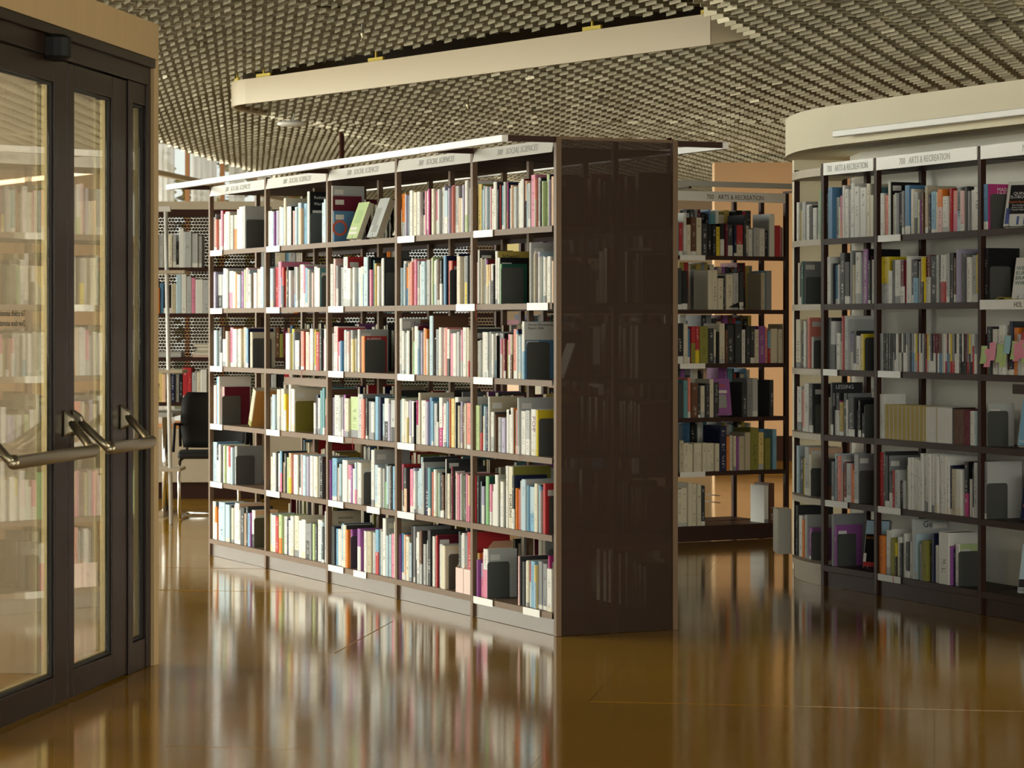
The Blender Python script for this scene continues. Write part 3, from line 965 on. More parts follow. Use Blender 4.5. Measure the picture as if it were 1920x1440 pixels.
# ---- curved bookcase on the right
bcr = empty('bookcase', (P2[0], P2[1], 0), 'curved dark bookcase against the white wall under the soffit', 'bookcase')
ZR = [z + 0.012 for z in ZS]
RP = {'A': (P2, P1), 'B': (P3, P2), 'Z': (P1, P0)}
def post(p, xdir, name='upright', m=M_DARK):
    F = frame(p, xdir)
    MB(F).box(-0.014, 0.014, 0.0, 0.028, 0.0015, 2.222).build(name, m, bcr)
    MB(F).box(-0.014, 0.014, 0.262, 0.290, 0.0015, 2.222).build(name, m, bcr)
post(P1, (P1[0] - P2[0], P1[1] - P2[1])); post(P2, (P1[0] - P2[0], P1[1] - P2[1])); post(P3, (P2[0] - P3[0], P2[1] - P3[1])); post(P0, (P0[0] - P1[0], P0[1] - P1[1]))
post((1.552, 14.655), (0.02, -1))
for key, (a, b) in RP.items():
    a2, b2 = Vector(a), Vector(b)
    F = frame(a2, b2 - a2); Lb = (b2 - a2).length
    xa, xb = 0.016, Lb - 0.016
    for r in range(6):
        z = ZR[5 - r]
        CELLS[(key, r + 1)] = (F @ Matrix.Translation((xa, 0.0, z)), xb - xa)
        m = MB(F).box(xa, xb, 0.0025, 0.285, z - 0.004, z).box(xa, xb, 0.0, 0.0025, z - TH - 0.004, z)
        sh = m.build('shelf', M_DARK, bcr)
        if (key, r) in (('A', 0), ('A', 2), ('A', 4), ('A', 5), ('B', 4)): shelf_label(F, xa + 0.02, 0.22, z, sh)
        if (key, r) == ('B', 2): shelf_label(F, xa + 0.0, 0.14, z, sh)
        if (key, r) == ('Z', 1):
            sg = MB(F).box(xa, xb, -0.008, -0.0045, z - 0.036, z + 0.010).build('shelf_sign', M_SIGN, sh)
            lettering('HOL', 0.034, axes(F @ Vector((xa + 0.29, -0.0085, z - 0.026)), F.to_3x3() @ Vector((1, 0, 0)), (0, 0, 1), F.to_3x3() @ Vector((0, -1, 0))), M_LETDK, sg, 'sign_lettering')
    MB(F).box(xa, xb, 0.004, 0.285, 2.162, 2.170).build('top_panel', M_DARK, bcr)
    sg = MB(F).box(xa, xb, -0.004, 0.0, 2.158, 2.222).build('header_sign', M_SIGN, bcr)
    tx, x0, sz = ('700   ARTS & RECREATION', {'A': 0.24, 'B': 0.05, 'Z': 0.37}[key], 0.047)
    if key == 'Z': tx = 'N'
    lettering(tx, sz, axes(F @ Vector((x0, -0.0045, 2.174)), F.to_3x3() @ Vector((1, 0, 0)), (0, 0, 1), F.to_3x3() @ Vector((0, -1, 0))), M_LETTER, sg, 'sign_lettering', squeeze=0.72 if key == 'B' else 0.86)
    MB(F).box(xa, xb, 0.012, 0.020, 0.0015, 0.078).build('plinth', M_DARK, bcr)
# small hanging flap in the right-hand bay
F = CELLS[('Z', 4)][0]
MB(F).box(0.22, 0.7, 0.03, 0.036, 0.255, 0.30).build('hanging_flap', M_DARK, bcr)
# rounded end bay
def bez(t, a=P4, c=(1.495, 14.32), b=P3):
    return Vector((a[0] * (1 - t) ** 2 + 2 * c[0] * t * (1 - t) + b[0] * t * t, a[1] * (1 - t) ** 2 + 2 * c[1] * t * (1 - t) + b[1] * t * t))
EP = [bez(i / 12) for i in range(13)]
EP = EP[0:12] + [bez(0.975)]
EPt = [(p.x, p.y) for p in EP]
EI = offset_line(EPt, 0.27)
M_ENDLIT = M_BEIGE  # window light caught by these dark shelves, painted in as beige
for r in range(6):
    z = ZR[5 - r]
    m = MB().slab_between(EPt, EI, z - 0.004, z)
    lip = offset_line(EPt, -0.0015); lip2 = offset_line(EPt, 0.002)
    m.slab_between(lip, lip2, z - TH - 0.004, z + 0.001)
    m.build('curved_shelf', M_ENDLIT, bcr)
    i0 = 0
    F = frame(EP[0], EP[-1] - EP[0])
    CELLS[('E', r + 1)] = (F @ Matrix.Translation((0.03, 0.0, z)), (EP[-1] - EP[0]).length - 0.05)
lip = offset_line(EPt, -0.002); lip2 = offset_line(EPt, 0.004)
MB().slab_between(lip, lip2, 2.158, 2.20).build('curved_header', M_ENDLIT, bcr)
MB().slab_between(offset_line(EPt, 0.004), EI, 2.162, 2.17).build('curved_top', M_ENDLIT, bcr)
MB().slab_between(offset_line(EPt, 0.012), offset_line(EPt, 0.018), 0.0015, 0.078).build('curved_plinth', M_ENDLIT, bcr)

# ---- bookcase at the back
BL = Vector((0.30, 16.40)); BX = Vector((0.8736, 0.4866)).normalized()
K_R = Vector((1.776, 17.21)); 
KX = (K_R - Vector((1.058, 16.81))).normalized()
KL = K_R - KX * 1.80
KF = frame(KL, KX)
bck = empty('bookcase', (KL.x, KL.y, 0), 'dark bookcase in the gap between the perforated panel and the curved bookcase', 'bookcase')
KU = [0.0, 0.90, 1.80]
for k, t in enumerate(KU):
    for y0 in (0.0, 0.28):
        MB(KF).box(t - 0.014, t + 0.014, y0, y0 + 0.026, 0.0015, 2.222).build('upright', M_DARK, bck)
for b in range(2):
    xa, xb = KU[b] + 0.016, KU[b + 1] - 0.016
    for r in range(6):
        z = ZS[5 - r]
        CELLS[('K%d' % (b + 1), r + 1)] = (KF @ Matrix.Translation((xa, 0, z)), xb - xa)
        sh = MB(KF).box(xa, xb, 0.0025, 0.30, z - 0.004, z).box(xa, xb, 0, 0.0025, z - TH, z).build('shelf', M_DARK, bck)
        if b == 1 and r in (0, 2, 4): shelf_label(KF, xa + 0.06, 0.19, z, sh)
    sg = MB(KF).box(xa, xb, -0.004, 0.0, 2.158, 2.220).build('header_sign', M_SIGN, bck)
    lettering('700   ARTS & RECREATION', 0.043, axes(KF @ Vector((xa + 0.26, -0.0045, 2.172)), KF.to_3x3() @ Vector((1, 0, 0)), (0, 0, 1), KF.to_3x3() @ Vector((0, -1, 0))), M_LETDK, sg, 'sign_lettering', squeeze=0.86)
    MB(KF).box(xa, xb, 0.012, 0.02, 0.0015, 0.072).build('plinth', M_DARK, bck)
MB(KF).box(0.0, 1.85, -0.27, -0.24, 2.235, 2.268).build('light_rail', M_GREYLAM, bck)
for t in (0.0, 0.9, 1.79):
    MB(KF).box(t - 0.011, t + 0.011, -0.239, 0.02, 2.2225, 2.234).build('rail_bracket', M_DARK, bck)
for r in range(6):
    for b in range(2):
        xa, xb = KU[b] + 0.016, KU[b + 1] - 0.016
        z = ZS[r]
        MB(KF).box(xa, xb, 0.345, 0.62, z - 0.004, z).build('shelf', M_DARK, bck)
        CELLS[('KB%d' % (b + 1), r)] = (KF @ Matrix.Translation((xa, 0.35, z)), xb - xa)
for t in KU:
    MB(KF).box(t - 0.014, t + 0.014, 0.60, 0.626, 0.0015, 2.222).build('upright', M_DARK, bck)
# wire guards across the lower gap
for z in (0.24, 0.285):
    MB(KF).tube([(1.30, 0.03, z), (1.30, 0.29, z)], 0.003, 6).build('wire_guard', M_WIRE, bck)

# ---- far-left bookcase with perforated back
FL = Vector((-2.95, 21.0)); FF = frame(FL, (1, 0.0))
bcf = empty('bookcase', (FL.x, FL.y, 0), 'tall bookcase with a perforated back by the windows', 'bookcase')
FU = [0.0, 0.95, 1.90, 2.85]
ZF = [0.50, 0.764, 1.117, 1.464, 1.826]
for t in FU:
    MB(FF).box(t - 0.02, t + 0.02, 0.03, 0.07, 0.0015, 2.28).build('upright', M_DARK, bcf)
    MB(FF).box(t - 0.05, t + 0.05, 0.30, 0.33, 0.0015, 2.28).build('upright', M_DARK, bcf)
for b in range(3):
    xa, xb = FU[b] + 0.021, FU[b + 1] - 0.021
    for k, z in enumerate(ZF[1:]):
        MB(FF).box(xa, xb, 0.02, 0.298, z - 0.03, z).build('shelf', M_DARK, bcf)
        CELLS[('F%d' % (b + 1), 4 - k)] = (FF @ Matrix.Translation((xa, 0.0, z)), xb - xa)
    MB(FF).box(xa + 0.03, xb - 0.03, 0.332, 0.336, 0.75, 2.26).build('perforated_back', M_PERF2, bcf)
    MB(FF).box(xa, xb, 0.05, 0.29, 0.13, 0.54).build('cupboard', M_BEIGE, bcf, bevel=0.003)
    MB(FF).box(xa, xb, 0.08, 0.28, 0.0015, 0.128).build('plinth', M_DARK, bcf)
MB(FF).box(-0.1, 2.95, -0.02, 0.34, 2.282, 2.345).build('top_board', M_BEIGE, bcf)
MB(FF).box(-0.08, 2.93, 0.0, 0.33, 2.235, 2.279).build('light_rail', M_DARK, bcf)
# ================================================================== BOOKS
PAL = {'W': (0.74, 0.735, 0.69), 'C': (0.70, 0.65, 0.51), 'G': (0.47, 0.485, 0.48), 'g': (0.26, 0.27, 0.28), 'K': (0.012, 0.012, 0.013), 'k': (0.045, 0.048, 0.05),
       'N': (0.016, 0.02, 0.06), 'B': (0.10, 0.24, 0.42), 'b': (0.22, 0.43, 0.60), 's': (0.46, 0.60, 0.68), 'T': (0.13, 0.32, 0.36), 'R': (0.46, 0.035, 0.04),
       'r': (0.74, 0.25, 0.20), 'P': (0.70, 0.24, 0.36), 'p': (0.74, 0.49, 0.48), 'M': (0.50, 0.05, 0.22), 'm': (0.14, 0.014, 0.03), 'V': (0.30, 0.10, 0.33),
       'v': (0.42, 0.39, 0.53), 'Y': (0.74, 0.58, 0.03), 'y': (0.74, 0.60, 0.24), 'O': (0.75, 0.22, 0.03), 'o': (0.82, 0.55, 0.36), 'F': (0.02, 0.10, 0.07),
       'f': (0.22, 0.46, 0.20), 'l': (0.48, 0.60, 0.30), 'A': (0.26, 0.25, 0.05), 'a': (0.46, 0.35, 0.08), 't': (0.52, 0.46, 0.33), 'n': (0.13, 0.06, 0.03)}
CNAME = {'W': 'white', 'C': 'cream', 'G': 'light grey', 'g': 'grey', 'K': 'black', 'k': 'charcoal', 'N': 'navy', 'B': 'blue', 'b': 'light blue', 's': 'pale blue', 'T': 'teal',
         'R': 'red', 'r': 'coral', 'P': 'pink', 'p': 'pale pink', 'M': 'magenta', 'm': 'maroon', 'V': 'purple', 'v': 'lavender', 'Y': 'yellow', 'y': 'pale yellow',
         'O': 'orange', 'o': 'peach', 'F': 'dark green', 'f': 'green', 'l': 'pale green', 'A': 'olive', 'a': 'ochre', 't': 'khaki', 'n': 'brown'}

ROWS = {
 ('M5', 1): (95, "y5:22>A b3:19 s2:21.5>A W2:20.5 r2 s2 W2 P1 C4:19.5 W4:22.5>k k2:19/K R1:21>m T3:20 W2 G3:22 k2:20/Y M1:22>N s2:19 o2:20 G4:19.5 W4:20.5 W4:21.5 W3:22.5>m o2:21/k s2:20 G3:20.5 P5:23.5 r2:21.5/t G3:22>k k2:21 p2:20.5 l2:20 l3:23.5>N v2:21 o3:21.5>N* #"),
 ('M5', 2): (95, "p3:19.5 W2:25.5>k* C2:22>k* t1:21 G2:21>n V2:21/W>m y3:18.5/t o2:18.5/W W3:19/k K1:18 W3:24.5>a^schwarz W3:21.5>K* f2:18.5>F* # @67 G2:28>G* W2:23 t2:22.5 v3:23>s W2:21 s2:21 W3:20.5 C2:20.5 R2:20/W W4:21 G1:19 o2:18.5 b2:18.5 W2:24"),
 ('M5', 3): (95, "W3:17.5 G2:17.5 W4:21 p2:21/W W4:21 G2:21 k1:21 G2:21 W3:20.5 W3:20.5/b K1:20 g5:21>K P2:18.5/W o1:18 m2:18 A2:17.5 P3:20.5/W t3:20.5/n r4:22.5>m b2:22>N W2:20.5 s3:20 W1:20 W3:26/b>B^human #"),
 ('M5', 4): (95, "l5:21 k3:22/R>T o2:16 s2:21 N3:21 W2:25>t* W4:18/G>k l4:16 n1:18 G4:16 g1:16 v5:16 W4:20 k1:20 W3:17.5 W3:21.5>O K2:20 g2:20 r1:20 G2:26.5>G* W6:20 G5:20/W W3:20.5 W5:21^pop Y2:21>Y #"),
 ('M5', 5): (95, "R1:22 k3:22.5 s1:20>K* P3:17.5 v3:17.5/W g2:22 f4:23>F P3:19.5/W W2:16 W3:19.5 W4:24>G* Y2:21/W W4:21>G G3:20 W3:28>A C5:28>A^forsn k3:24/W>N O2:19 r2:18 G4:22.5 s5:23>G b2:21 s6:20/b>k C4:21.5 b2:21>N B2:20.5 G2:19 P2:18 R3:22.5>R* #"),
 ('M5', 6): (95, "y2:20/k>O V2:17 v4:16/P P1:21 W6:23/P>G* # @51 s2:20 p2:22.5>k k4:20 W2:20 C3:21 R2:20/W b5:21.5 y2:20/s g5:21.5 K1:21 g5:21 M2:25>M* W6:19 G3:20"),
 ('M4', 1): (84, "O4:22/G y1:22>O v2:21.5 s1:21 N2:21 p2:20.5 W4:22.5 a1:22>a C4:22 W3:21.5 W1 K3:21.5/W P2:22 W3:22 M2:23>m G3:22 C3:22 P2:21/W s2 W2:22 G1 W3:23>k v1 s4:21/W N1:21 v2:22 P2:23 r1 G4:23 o2:17>n C3:16.5>K* v2:22.5 p3:24.5 W3:24.5/l G2:21 W1:23.5 W2:23>C* #"),
 ('M4', 2): (84, "s2:19 W3:22 s2:21 O2:19.5/B o2:21.5 W2:23>a r3:22 P3:22.5 G2:22/W W2:20 R2:21.5 s5:21.5 G4:22>k C5:23 l1:23 W3:22/s G2 n2:22 K3:22/W C1 B3:23.5>N r4:21>R* # @65 G2:25>N C4:23 W2:23 g3:23/Y k2:23 W2 s2:23 R3:25.5"),
 ('M4', 3): (84, "W3:28.5>G^fem W3:22 G2:21 s1:20 W3:21.5>k t2:23.5 f3:16.5 W1 W4:23.5>m s2:21.5/b K1:20 v2:21 o2:23>N O2:23/O W2:18 y3:18 s4:29>n G2:18 K1 g4:23 W3:23 p3:23 r2:23 W3:23/k n1:20>m P3:20 W4:21 G3:21.5 G2:20 P2:22/G W4:23 C2:23 t2:23/R G1:22 k1:23>k* #"),
 ('M4', 4): (84, "s2:22 W4:22.5 C3:21 W2:21/a v3:21 W3 K1 M2:21/W W2:20 C2:25>t W6:22 P1:22 v3:21.5 B3:23 b2:22 G4:21 k2:21/W W4:24/M P2:20/W W3:21 b2:22.5 r1:24>O y4:23.5 W4:24.5 k1:22 C2:20 v2:22 n3:20 C2:22 r5:22 P1 k1:22 W2:24.5 G4:28"),
 ('M4', 5): (84, "P2:23/W>R* k4:21 k3:22/o R2:21 P4:22 v2:22/W W2:21 s3:21 s4:22 s2:28>k* W1:26>G* N5:23.5 T3:23.5 G2:22 r1 W3:23 l3:21 s1 K3:22 n2:21 p2:20 G1 W1:28>k* C3:22 N2:21 m2:25>k* W2:20 p2:23 P2:22 G2 l2:21 K4:22/k P2:23>m* o2:22/P #"),
 ('M4', 6): (84, "V1:23 B3:23 o2:23 r1 C4:22>t s3:19 K2:28>k* g2 W3:22/k G1 W3:25 n3:26/G>k G3:20 W3:22 K4:27>k* W3:25>t r1 R2:25>m* W2:21 G3:21 C5:20.5>C* #"),
 ('M3', 2): (65, "W3:22.5 G1 p2:25>p* g2:22/W G5:20.5 W4:25.5>R* W4:20 C2 W2 s2:20.5/b W3 C3:20.5 b1:17 s4:25>k* K1 P2:19 T1:23>k* a2:21.5 P2:21/W W2:20 G2:23 W2:24>k #"),
 ('M3', 3): (65, "G3:20 p4:23.5/W R1:23>R P2:16/W B2:16 s2:22 G3:21 p2:21/W G2:22>G* C2:17.5 y1 W1 G2:21 W2:22.5>G* p2:18.5 O3:18.5>R^blue #"),
 ('M3', 4): (65, "v2:20 W5:21.5 G3:20.5 g2 V2:22.5>m C4:20 l8:21.5 G5:22.5>g r3:20.5 k2 g5:19.5 W3:19 b3:22 N2 s2:18.5 W4:22/k v2:19 W2 G4:21.5/k l3:22 g2:22.5 W3:21 n1 O3:22/R W2:19 W2:22"),
 ('M3', 5): (65, "V1:21.5 b5:22 k1:20/n W1:17.5 R1 s2:20 W5:22.5 P3:19.5/W V2:19 W4:18 s2:22/P W1:22 W3:22>C* # @41 W3:29>G* s3:22 W3:20 G2 k3:22/f s2:22 G1 k2 b4:22 K3:22 v2:22.5"),
 ('M3', 6): (65, "k4:20>N b2:19.5 W3 W2:22 b2:22.5>N C3:22>k O2:20 V2:20.5/W # @28 V3:22/W W3:20.5 r1 W2:21.5 t4:21 G3:21 P1:19/W b3:23/R C1 G2:22 W3:29>G* s2:21 s2:22 f1 P3:22 C2:28>t W3:22 G2"),
 ('M2', 1): (58, "W4:20 s2 V1:19.5 v3:20.5>M C2:22.5>K s3:22 G1 C2:27>C* W4:22>K p2:19 s3:21 s1 s3:23 o2:19.5 b3:22 s2:23 W2:28>K^rethink # @50 s3:22 s2:23 s2:23"),
 ('M2', 2): (58, "W2:17 s3:22 R3:23 G1 C1:20 P3:25.5 b1:17 R2:22/k o1:20 r2:17 K2:22>K* W2:20 p1:17/P g3:22/b G2 t2:23.5 W3:23 P2:23/W b2:21 G2 W2:19 p1 G3:21.5 W4:21.5>T* #"),
 ('M2', 3): (58, "@18 W4:20 Y2:22.5>t g2:21 W4:16>k b2:20 r3:21.5>R C3:20.5 p2:19 W3:22 g3:21 Y1:22 R3:21>a k2:22 P1:17 W2:22>k W3:22.5"),
 ('M2', 4): (58, "G3:18 s3:19.5 G2:22 C3:23.5/G W3 C2:23 Y2:21/W P2:19 W2:25.5>C* W3:24>C* & @45 W2:17 N2:21.5 W2:20 T2:23.5 T2:25 n1 o2:20/R W1"),
 ('M2', 5): (58, "P1:17/W W2:18 C2:19 W3:22 k1 W2 b2:23/P>k o3:17 k2:22 Y1:10 l2:20 o2:22/Y P2:21 W4:22>C* k2 W1 P2:20 s3:22 v2:22 W3:22 W3 C2 G2 K3:22>n^ray #"),
 ('M2', 6): (58, "Y2:20 s1:21 W4:21 R3:20 W1 l3:22/O W3:21 N2:20 W3:19 W3:22 C4:23>C W3:20 W4:21.5>C* g4:19.5/k g2 l2 k2 W4:22>G s2:22/T k2:19 G2:28>t^inn W3:20 v2 W2:23 W2 W2:22"),
 ('M1', 1): (53, "G2:20 g1:22 r2:19 W3:18.5 P2:23.5>R G2:22 W4:23>W C2:21 G3:20 C3:20/O W3:23 W4:24>s* G2:25 #"),
 ('M1', 2): (53, "v2:22.5 v2:21.5 G4:20/k W2:20 s2:23.5 W2 G2:23 W4:22/P C3:21 O2:20.5 s3:20 W1 V2:22 l2:22 p2:23.5 s1:22 G3:20 n1:20 W3:20 p4:22 s3:23.5 C1 s3:23.5 k2:19"),
 ('M1', 3): (53, "W2:20 s3:21 G2 k2:23/W n1 W4:16.5 C2:21 P3:23>O W4:22 k1 G3:22 C2 C3:23>t p1 B1:18 b2:23>N C2:20>C^psy #"),
 ('M1', 4): (53, "Y1:17 W3:23 r1 b2:28>V* W1 p2:22>m #"),
 ('M1', 5): (53, "s4:24>B K2:22/W W2 k1 W3:22 l1 W2:22.5>r R2:22/W k2:21>R s2:22 G2:22>g #"),
 ('M1', 6): (53, "W3:22>g O2:20/W W2:18 s6:22.5>B s4:22 k1 C2:20 W2:22 W4:24>o G2:20 k4:22 o1:19 k2:22.5>k b2:19 V1 W3:21/k>o* #"),
 ('A', 1): (79, "l1:14 W3:22 r3:20 W2:27.5>K* C4:21 G2 k3:22 g2 p1 B4:24.5>B W2:22 C1 G3:21/k l2:16.5 V1 n2:20 K1 t2:23>t N2:19/k b4:20 C2 O4:21.5/p W4:17 R2:21 r4:20/P^hard g3:21/s^core p3:19.5 k2:21 g2:19 W3:19 W5:21 t2:22>t k1 R2 l3:22 n2:17 P2:21.5 C2:22/k B2:23.5 V1 W2:16"),
 ('A', 2): (79, "Y7:23.5/G>Y W3:16.5 K3:22/k W4:22 m3:21/W R1 W4:23 N2:22 k4:21/b G1 V1 k1:23 Y2:23/k m4:23/W K5:23 G2 k2 W4:23.5/R G2 k3:24 n2:22 N2:20 v1:26>v g3:23 k3:22 W3:22 G3 Y2:23>O* #"),
 ('A', 5): (79, "R3:27.5/R k2 K3:26>g* k3:17/W R2:19 G3 k3:14 G2 l2:22 R1 W2:26 W2 W2 W2 W2:25 W2:28 W2 W2 W2 W2 W2 W2 W2 W2:28 W2 W2:26>W^vienna N2:24 t3:22 W4:22 G2 K3:26/M W2:18 N2:22 k1:26 G3:27>g #"),
 ('A', 6): (79, "O4:19 v1 W3:23 W1 A3:19 Y2:17/K W3:20 k2:17 W2:22 k3:18 W2 G2:30>G^ge s2:22 f3:17 g2:18 A4:20 k3:19 N2:24 W2:18 l2:16 W8:25>W* V1:19.5 N2:18 W3:20>l* #"),
 ('B', 1): (39.5, "k2:24 B4:27>B G3:22 C2:16 P2:22/r>p W2:27 W3:25 G2 W3:28 W4:26 W5:26 C3:27 C3:21 T2:25 k3:26 W3:22"),
 ('B', 2): (39.5, "b1:20 W3:25 k2:21 B3:20 G2:21 k4:27/K k4:22 g2:27 t2:20 W4:26 s2:24 V4:28.5>K^woodman k2:22 W4:23 s3:21"),
 ('B', 3): (39.5, "k4:27.5 G4:25/k W3:19 t2:15 R2:28>W* G3:27 v3:19/W k3:20 W3:18^silence y2:19>Y* #"),
 ('B', 4): (39.5, "C3:20 k2:28>k^lessing k4:22/W M1:18/W a3:17 k3:22>g W2:19 k5:20 g3:14 K2:19 k2:12 #"),
 ('B', 5): (39.5, "k3:22/n g2:20 s2:24 k2 r3:24>G* O2:16 m2:21 G4:20 r1 O2:17 G3:25>g* #"),
 ('B', 6): (39.5, "@4 g2:27>g V2:22>V* #"),
 ('E', 1): (23, "v1:15 W2:22 y2:17 G3:22 W4:20 k3:19 W3:17 G2:21 f3:26>f* #"),
 ('E', 2): (23, "C2:23>C* k3:21 F2:24>g* #"),
 ('E', 3): (23, "C4:26 k3:20 W2:25 k1 r2:27>r* G2:17 #"),
 ('E', 4): (23, "W4:24 C2:22 r2 W4:26 k3:26>k* #"),
 ('E', 5): (23, "s2:26 k3:20 Y1 O1:22 G4:26>o* C2:22 #"),
 ('E', 6): (23, "k2:27 W3:22 O2:21 G2:24 V3:17>V* #"),
 ('Z', 1): (79, "B3:22>M^maske #"),
 ('Z', 2): (79, "K3:25>K #"),
 ('Z', 3): (79, "V2:23/O k3:23^baking W4:22 G2:22 W4:23 n3:20 N3:25>k* O3:22 G2:19 R3:20/W W2:23 R5:21 O3:20 W3:22"),
 ('Z', 4): (79, "G2:21>G* #"),
 ('Z', 5): (79, "g2:27>G #"),
 ('K2', 1): (80, "k3:20 T3:22 R3:21 W2:27 C3:19 n4:24 C4:24>V k4:20 K3:20 K3:20 Y3:19 K3:21/W m2 k4:20/W N2 R5:20/C k2:26 C2:20 W3:17 G4:18 W4:18 K3:17 W4:28>G R4:20 P2 C3:19 k3:19 W3 T4:18/t W4:24 G3:22"),
 ('K2', 2): (80, "K4:26 k4:26 K4:25>K^red # @26 C3:25 C4:25>G C4:20 k2:22 C5:22 G4:23 k3:24 # @64 t3:24 g4:25>b"),
 ('K2', 3): (80, "K4:25 K5:26 C3:25 B2:22 R3:24/A R3:24/Y A6:24 k4:22 C2:22 K2:20 C4:25 n2:22 k5:25 k5:25 W3:22 k3:24 k3:24 C3:22 V5:24 r2:23 b2:21/R C5:22 C3:22 t4:25"),
 ('K2', 4): (80, "T5:26 k4:22 T3:24 r2:26 n5:22 k2:20 C3:20 k3:22 C3:24 k4:22 # @50 k4:22 g4:24 G4:25 @70 k3:24"),
 ('K2', 5): (80, "k6:20 t3:20 C4:18 C3:18 C3:18 C3:18 C3:18 C3:18 C3:18 C3:18 N5:29 O3:22 C2:22 C2:22 V2:21 t4:22 t4:24 A6:27 y4:24 A4:20 @72 b3:26>b"),
 ('K2', 6): (80, "k4:22 C4:24 C4:24 C3:27 C3:27 C3:27 k3:26 @66 W3:24 n4:26>n"),
 ('F1', 1): (90, "G3:30 C2:28 t2:22 G4:27 W3:26 G4:26 t4:26 C3:26 G3:26 K2:20 W4:33 G6:28 G5:27 G3:25"),
 ('F1', 2): (90, "W3:24 Y3:24 b3:24 k4:26 O2:20 B3:24 K6:23 t4:23 s4:30 W4:31 G4:30 P3:28 W6:27 G5:26"),
 ('F1', 4): (90, "W4:22 G3:22 b3:26 k3:24 y4:24 o3:22 B3:24 N4:22 G3:22 K3:22 R4:27 R3:28 G4:24 C3:24 W5:26"),
 ('F2', 1): (90, "G3:25 W4:24 k4:22 C4:24 t4:26 b3:22 G5:23 W4:24 R3:22"), ('F2', 2): (90, "k4:22 t4:24 G4:24 B4:22 K6:24 W4:25 O3:22 k5:22"),
 ('F2', 4): (90, "t4:22 k4:24 G4:22 K6:22 R4:23 W3:24"), ('F3', 1): (90, "K4:22 O3:24 G4:23 W4:22 k6:24"), ('F3', 2): (90, "k4:22 T4:24 W4:22 t4:24 K6:22"),
}
# covers and spines that carry readable words: (side, text, x fraction, z fraction, size, material)
WORDS = {
 'schwarz': [('c', 'Schwarz', .10, .87, .026, 'K'), ('c', 'Österreich', .10, .80, .026, 'K')],
 'human': [('c', 'Human Development', .06, .925, .0155, 'K'), ('c', 'Report 2006', .06, .865, .0155, 'K')],
 'pop': [('sv', 'POP', .5, .86, .040, 'p')],
 'forsn': [('sv', 'FORSNI', .5, .56, .032, 'K')],
 'fem': [('c', 'Femin', .28, .86, .032, 'P')],
 'blue': [('c', 'BLUEPRINT', .05, .90, .016, 'C')],
 'rethink': [('c', 'Rethink C', .10, .86, .023, 'W'), ('c', 'Wer rette', .10, .74, .022, 'W')],
 'ray': [('c', 'RAY', .10, .64, .017, 'O'), ('c', 'KURZWEIL', .10, .55, .017, 'O')],
 'inn': [('c', 'Innovation', .30, .85, .020, 'K'), ('c', 'Bus', .30, .76, .020, 'K')],
 'psy': [('c', 'PSY', .25, .66, .022, 'W')],
 'hard': [('sv', 'hard work', .5, .90, .022, 'W')],
 'core': [('sv', 'HARDCORE', .5, .88, .022, 'K')],
 'vienna': [('c', 'VIENNA', .25, .84, .034, 'R')],
 'ge': [('c', 'Ge', .22, .86, .045, 'K')],
 'woodman': [('sv', 'FRANCESCA WOODMAN', .5, .84, .021, 'W'), ('c', 'FRANCESCA', .05, .80, .026, 'P')],
 'silence': [('sv', 'SILENCE', .5, .62, .022, 'K')],
 'lessing': [('c', 'LESSING', .06, .88, .030, 'W')],
 'maske': [('c', 'MASKE', .30, .84, .026, 'C'), ('c', 'UND', .30, .74, .026, 'C')],
 'baking': [('sv', 'BAKING', .5, .86, .024, 'G')],
 'red': [],
}
def flat(name, c, rough=0.5): return mat(name, c, rough, 0, 0.05, 30)
M_PALEPR = flat('pale_grey_print', (0.66, 0.67, 0.64)); M_BRNPR = flat('brown_print', (0.16, 0.06, 0.025)); M_BLKPR = flat('black_print', (0.015, 0.015, 0.017)); M_TANPR = flat('khaki_print', (0.45, 0.40, 0.27))
PANELS = {
 'human': [('cover_panel', .01, .99, .68, .995, M_PALEPR), ('sticker', .06, .42, .56, .66, M_STICK)],
 'fem': [('cover_picture', .50, .86, .60, .98, M_BRNPR), ('cover_picture', .58, .78, .62, .93, M_BLKPR), ('sticker', .04, .24, .82, .95, M_STICK)],
 'rethink': [('sticker', .10, .70, .52, .64, M_STICK), ('cover_panel', .01, .99, .01, .22, M_PALEPR)],
 'ray': [('sticker', .12, .55, .78, .94, M_STICK)],
 'vienna': [], 'lessing': [('cover_picture', .01, .6, .55, .80, M_GREYP2 := flat('mid_grey_print', (0.25, 0.25, 0.24)))],
 'schwarz': [], 'ge': [('sticker', .55, .95, .84, .93, M_STICK)],
}
LMAT = {'K': M_LETDK, 'W': M_LETWH, 'R': M_LETRD, 'O': M_LETOR, 'P': M_LETPU, 'p': M_LETPU, 'C': M_LETWH, 'G': M_LETGN}

